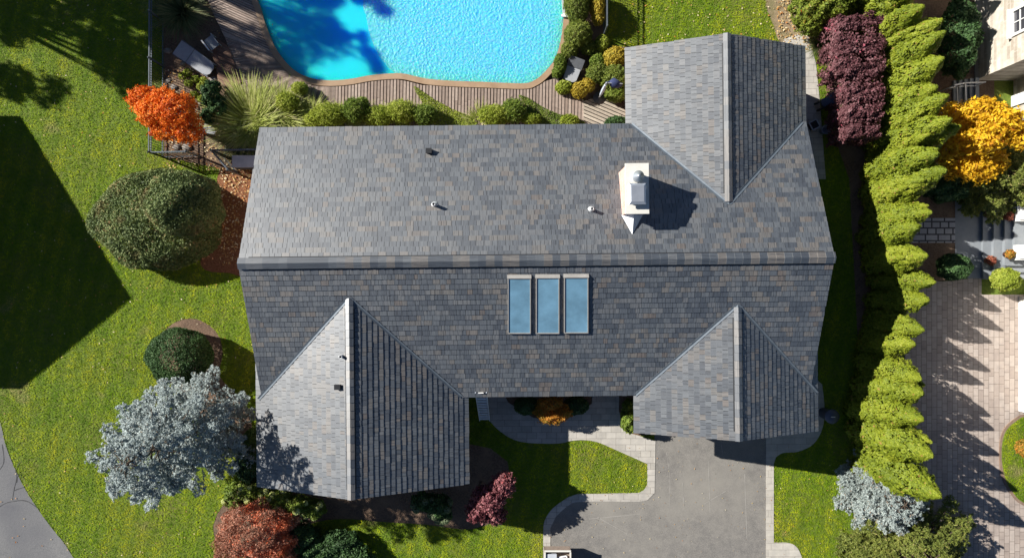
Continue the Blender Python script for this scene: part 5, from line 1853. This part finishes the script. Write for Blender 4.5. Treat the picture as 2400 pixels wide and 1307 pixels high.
# grey slab lid by the gate
sb = thing('storage_box', 'grey storage box against the house end beside the gate', 'storage box', PV(590, 385, 0))
MB().box((0, 0, .33), (1.05, .46, .66)).build('box', 'dark_sling', sb)
MB().box((0, 0, .68), (1.1, .5, .04)).build('lid', 'slate_lid', sb)
# small whitish folded panel near the landing
fp = thing('folded_chair', 'white framed folding chair in the shade near the landing', 'chair', PV(485, 108, 0))
b_ = Vector(fp.location)
A, C_ = PV(472, 95, .55) - b_, PV(490, 118, .5) - b_
MB().beam(A, C_, .05, .05).build('arm', 'white_paint', fp)
s_ = (C_ - A).normalized()
n_ = Vector((-s_.y, s_.x, 0))
MB().hexa([A + n_ * .05 - Vector((0, 0, .16)), C_ + n_ * .05 - Vector((0, 0, .16)), C_ + n_ * .45 - Vector((0, 0, .16)), A + n_ * .45 - Vector((0, 0, .16))],
          [A + n_ * .05 - Vector((0, 0, .13)), C_ + n_ * .05 - Vector((0, 0, .13)), C_ + n_ * .45 - Vector((0, 0, .13)), A + n_ * .45 - Vector((0, 0, .13))]).build('seat', 'bluestone', fp)
MB().beam(A + n_ * .48, C_ + n_ * .48, .04, .04).build('arm', 'bluestone', fp)
for p_ in (A, C_, A + n_ * .48, C_ + n_ * .48):
    MB().beam(p_, Vector((p_.x, p_.y, 0)), .035, .035).build('leg', 'bluestone', fp)

# ladder against the front eave
top = PV(1127, 917, 3.05)
foot = PV(1136, 984, 0.03)
ldr = thing('ladder', 'metal ladder leaning on the front eave beside the left wing', 'ladder', foot)
d = top - foot
s_ = Vector((1, 0, 0)) * .21
for sg in (-1, 1):
    MB().beam(s_ * sg, s_ * sg + d * 0.985, .035, .075, up=(0, 1, 0)).build('rail', 'ladder_paint', ldr)
for i in range(11):
    p_ = d * ((i + .6) / 11.2)
    MB().beam(p_ - s_, p_ + s_, .09, .03, up=(0, -.5, 1)).build('rung', 'ladder_paint', ldr)
MB().box((d.x, d.y - .05, d.z + .0), (.2, .035, .04)).build('top_pad', 'white_paint', ldr)

# bin lying against the path
bn = thing('waste_bin', 'dark blue waste bin standing at the garage side', 'bin', PV(1928, 966, 0))
MB().lathe((0, 0, 0), [(0, 0.01), (.21, .01), (.27, .8), (.29, .8), (.29, .84), (.24, .84), (.22, .1), (0, .1)], 20).build('tub', 'bin_plastic', bn)
MB().lathe((0, 0, .84), [(.3, 0), (.3, .03), (.12, .08), (0, .085)], 20).build('lid', 'bin_plastic', bn)
MB().box((0, 0, .95), (.16, .03, .04)).build('handle', 'pale_metal', bn)
# bucket and frame in the shade by the path
bk = thing('bucket', 'grey blue bucket in the shade right of the north wing', 'bucket', PV(1927, 308, 0.024))
MB().lathe((0, 0, 0), [(0, .01), (.14, .01), (.18, .36), (.20, .36), (.20, .38), (.17, .38), (.13, .03), (0, .03)], 20).build('body', 'bucket_plastic', bk)
m_ = MB()
m_.tube([(-.18, 0, .36), (-.13, .1, .40), (0, .14, .41), (.13, .1, .40), (.18, 0, .36)], .008, 6)
m_.build('handle', 'pale_metal', bk)
sq_ = thing('tray', 'small square metal tray beside the bucket', 'tray', PV(1902, 296, 0.024), (0, 0, R(28)))
MB().beam((-.17, -.17, .3), (.17, -.17, .3), .04, .04).beam((-.17, .17, .3), (.17, .17, .3), .04, .04).beam((-.17, -.15, .3), (-.17, .15, .3), .036, .038).beam((.17, -.15, .3), (.17, .15, .3), .036, .038).build('rim', 'slate_lid', sq_)
MB().box((0, 0, .14), (.3, .3, .28)).build('body', 'black_plastic', sq_)

# worker bending over beside the path
def person():
    b_ = PV(1913, 252, 0.024)
    t = thing('person', 'person in dark blue top and tan cap bending over beside the path', 'person', b_, (0, 0, R(20)))
    verts, edges, rad = [], [], []

    def v(p_, r_):
        verts.append(p_)
        rad.append(r_)
        return len(verts) - 1

    def e(a_, c_):
        edges.append((a_, c_))
    pel = v((-.12, 0, .92), (.15, .12))
    w_ = v((.02, 0, 1.04), (.14, .11))
    chs = v((.22, 0, 1.17), (.17, .13))
    nk = v((.38, 0, 1.24), (.07, .07))
    hd0 = v((.46, 0, 1.26), (.085, .09))
    hd = v((.56, 0, 1.25), (.10, .11))
    hd1 = v((.63, 0, 1.22), (.07, .08))
    for a_, c_ in ((pel, w_), (w_, chs), (chs, nk), (nk, hd0), (hd0, hd), (hd, hd1)):
        e(a_, c_)
    for sg in (-1, 1):
        hp = v((-.12, sg * .11, .86), (.10, .10))
        kn = v((.04, sg * .14, .48), (.07, .07))
        an = v((-.08, sg * .15, .10), (.045, .045))
        to = v((.10, sg * .16, .05), (.04, .035))
        e(pel, hp), e(hp, kn), e(kn, an), e(an, to)
        sh = v((.27, sg * .19, 1.15), (.075, .075))
        el = v((.38, sg * .24, .90), (.05, .05))
        wr = v((.50, sg * .17, .70), (.034, .034))
        pm = v((.53, sg * .15, .63), (.038, .02))
        e(chs, sh), e(sh, el), e(el, wr), e(wr, pm)
        for k in range(4):
            f0 = v((.545 + .004 * k, sg * (.125 + .018 * k), .57), (.010, .010))
            f1 = v((.53, sg * (.125 + .017 * k), .53), (.009, .009))
            e(pm, f0), e(f0, f1)
        th = v((.50, sg * .115, .60), (.011, .011))
        e(pm, th)
    me = bpy.data.meshes.new('body')
    me.from_pydata(verts, edges, [])
    o = bpy.data.objects.new('body', me)
    COL.objects.link(o)
    o.parent = t
    sk = o.modifiers.new('skin', 'SKIN')
    for i, r_ in enumerate(rad):
        me.skin_vertices[0].data[i].radius = r_
    me.skin_vertices[0].data[0].use_root = True
    sb2 = o.modifiers.new('sub', 'SUBSURF')
    sb2.levels = sb2.render_levels = 2
    # clothing and skin by place on the body
    m, nt, bs = new_mat('worker_cloth')
    pz = N(nt, 'ShaderNodeSeparateXYZ')
    nt.links.new(obj_pos(nt), pz.inputs[0])
    hi = math_n(nt, 'GREATER_THAN', pz.outputs[0], .40)
    zz = ramp(nt, pz.outputs[2], [(0, (.02, .02, .022)), (.88, (.03, .03, .036)), (.90, (.045, .06, .11))], 'CONSTANT')
    lowarm = math_n(nt, 'MULTIPLY', hi, 1.0)
    c = mixc(nt, lowarm, zz, (.46, .28, .19))
    nt.links.new(c, bs.inputs['Base Color'])
    bs.inputs['Roughness'].default_value = .8
    me.materials.append(m)
    MB().lathe((.54, 0, 1.25), [(.135, -.02), (.135, .05), (.11, .11), (.05, .145), (0, .15)], 16).box((.68, 0, 1.24), (.14, .16, .02)).build('cap', 'tan_cap', t)
    return t


MATS['worker'] = None
person()

# small trailer cut by the bottom edge
tl = thing('utility_trailer', 'small wooden sided trailer cut by the bottom edge of the driveway', 'trailer', PV(1308, 1350, 0))
b_ = Vector(tl.location)
c0, c1 = PV(1276, 1290, .95) - b_, PV(1338, 1290, .95) - b_
yt = c0.y
x0, x1 = c0.x, c1.x
yl = yt - 2.1
zt = .95
MB().box(((x0 + x1) / 2, (yt + yl) / 2, .45), (x1 - x0 - .08, 2.02, .06)).build('bed', 'grey_deck_wood', tl)
for nm, cc, ss in (('side_panel', (x0 + .02, (yt + yl) / 2, .70), (.04, 2.1, .5)), ('side_panel', (x1 - .02, (yt + yl) / 2, .70), (.04, 2.1, .5)), ('tailgate', ((x0 + x1) / 2, yt - .02, .70), (x1 - x0 - .084, .04, .5)), ('headboard', ((x0 + x1) / 2, yl + .02, .70), (x1 - x0 - .084, .04, .5))):
    MB().box(cc, ss).build(nm, 'deck_wood', tl)
MB().beam((x0, yt, .965), (x1, yt, .965), .07, .03).beam((x0 + .02, yt - .05, .963), (x0 + .02, yl, .963), .06, .03).beam((x1 - .02, yt - .05, .963), (x1 - .02, yl, .963), .06, .03).build('top_rail', 'cap_stone', tl)
for sx in (x0 - .09, x1 + .09):
    wv_ = MB()
    vs, fs = [], []
    for k in range(20):
        a_ = 6.283 * k / 20
        for (dx, r_) in ((-.07, .2), (-.07, .30), (.07, .30), (.07, .2)):
            vs.append((sx + dx, yt - 1.2 + r_ * math.cos(a_), .30 + r_ * math.sin(a_)))
    for k in range(20):
        for q_ in range(3):
            fs.append((k * 4 + q_, k * 4 + q_ + 1, ((k + 1) % 20) * 4 + q_ + 1, ((k + 1) % 20) * 4 + q_))
    wv_.add(vs, fs, smooth=True)
    w_ = wv_.build('wheel', 'black_plastic', tl)
    MB().tube([(sx - .05, yt - 1.2, .30), (sx + .05, yt - 1.2, .30)], .2, 16).build('rim', 'grey_metal', w_)
MB().tube([((x0 + x1) / 2, yl + .02, .42), ((x0 + x1) / 2, yl - 1.0, .42)], .035, 8).build('drawbar', 'black_metal', tl)
cr = thing('grey_crate', 'grey plastic crate inside the small trailer', 'crate', (b_.x + x0 + .28, b_.y + yt - .52, .48))
MB().box((0, 0, .2), (.42, .72, .4)).build('body', 'sling_fabric', cr)
MB().box((0, 0, .42), (.45, .75, .04)).build('lid', 'slate_lid', cr)
fr_ = thing('window_frame', 'white framed panel leaning inside the small trailer', 'frame', (b_.x + x1 - .33, b_.y + yt - .55, .55))
for a_, c_ in (((-.2, -.35, .15), (.2, -.28, .2)), ((.2, -.28, .2), (.16, .3, .3)), ((.16, .3, .3), (-.22, .22, .25)), ((-.22, .22, .25), (-.2, -.35, .15))):
    MB().beam(a_, c_, .05, .05).build('bar', 'white_paint', fr_)

# ------------------------------------------------------------------ beyond the frame: what throws the shadows on the left
nh = thing('gable_house', 'house with a steep gable beyond the left edge', 'house', (-31.85, 2.85, 0))
m_ = MB()
prof = [(-5.45, -.05), (5.45, -.05), (5.45, 2.9), (0, 5.95), (-5.45, 2.9)]
A = [(6.4, y_, z_) for y_, z_ in prof]
B = [(-8.0, y_, z_) for y_, z_ in prof]
m_.add(A + B, [(0, 1, 2, 3, 4), (9, 8, 7, 6, 5)] + [(i, 5 + i, 5 + (i + 1) % 5, (i + 1) % 5) for i in range(5)])
m_.build('wall', 'house_brick', nh)
rf = MB()
for sg in (-1, 1):
    q_ = [(6.8, sg * 5.75, 2.95), (-8.4, sg * 5.75, 2.95), (-8.4, 0, 6.17), (6.8, 0, 6.17)]
    rf.add(q_ + [(x_, y_, z_ - .14) for x_, y_, z_ in q_], [(0, 1, 2, 3), (7, 6, 5, 4), (0, 4, 5, 1), (1, 5, 6, 2), (2, 6, 7, 3), (3, 7, 4, 0)])
rf.build('roof', 'roof_felt', nh)


def big_tree(label, x, y, h, rad, n, seed, mat='dark_leaves', low=0.71, fill=.3, leaf=.12):
    rng = np.random.default_rng(seed)
    t = thing('shade_tree', label, 'tree', (x, y, 0), group='tall trees beyond the top left corner')
    lobes = []
    for k in range(9):
        a_ = rng.uniform(0, 6.283)
        q_ = rng.uniform(0, 1) ** .6 * rad * .8
        lobes.append((q_ * math.cos(a_), q_ * math.sin(a_), h * rng.uniform(low, .84), rad * rng.uniform(.28, .5), rad * rng.uniform(.28, .5), rad * rng.uniform(.2, .35)))
    p_, n_ = crown_points(lobes, n, rng, fill, -.9, .18, 7)
    fast_mesh('crown', leaf_quads(p_, n_, leaf, .55, .8, rng), 4, mat, .5 + rng.normal(0, .25, len(p_)), t)
    trunk_mesh(h * .6, .2, lobes, rng, t)


def shade_spot(px, py, z):
    """foot of a tree whose crown at height z throws its shadow on that pixel"""
    x_, y_ = P(px, py)
    return x_ - 1.45 * z, y_ + .6 * z


for i, (px, py, z, rad, n) in enumerate(((40, -10, 8, 2.0, 2600), (190, -5, 8.5, 2.0, 2600), (300, 60, 9, 2.1, 3400), (430, 50, 9.5, 1.8, 4200), (530, -20, 10, 1.0, 1000), (700, 40, 10.5, 1.8, 4200), (650, 105, 10.5, 1.2, 1900), (790, -25, 11.5, 1.1, 5000), (822, 105, 11.5, .75, 2600), (695, 150, 10.5, .8, 3200), (60, 190, 7.5, 1.2, 900), (270, 150, 8.2, 1.2, 900), (590, 150, 10, 1.1, 900))):
    x_, y_ = shade_spot(px, py, z)
    big_tree('tall leafy tree beyond the top left corner, ' + ('first', 'second', 'third', 'fourth', 'fifth', 'sixth', 'seventh', 'eighth', 'ninth', 'tenth', 'eleventh', 'twelfth', 'thirteenth')[i] + ' of the stand', x_, y_, z * 1.3, rad, n, 400 + i, leaf=.06 if i in (5, 6, 7, 8, 9) else .12)
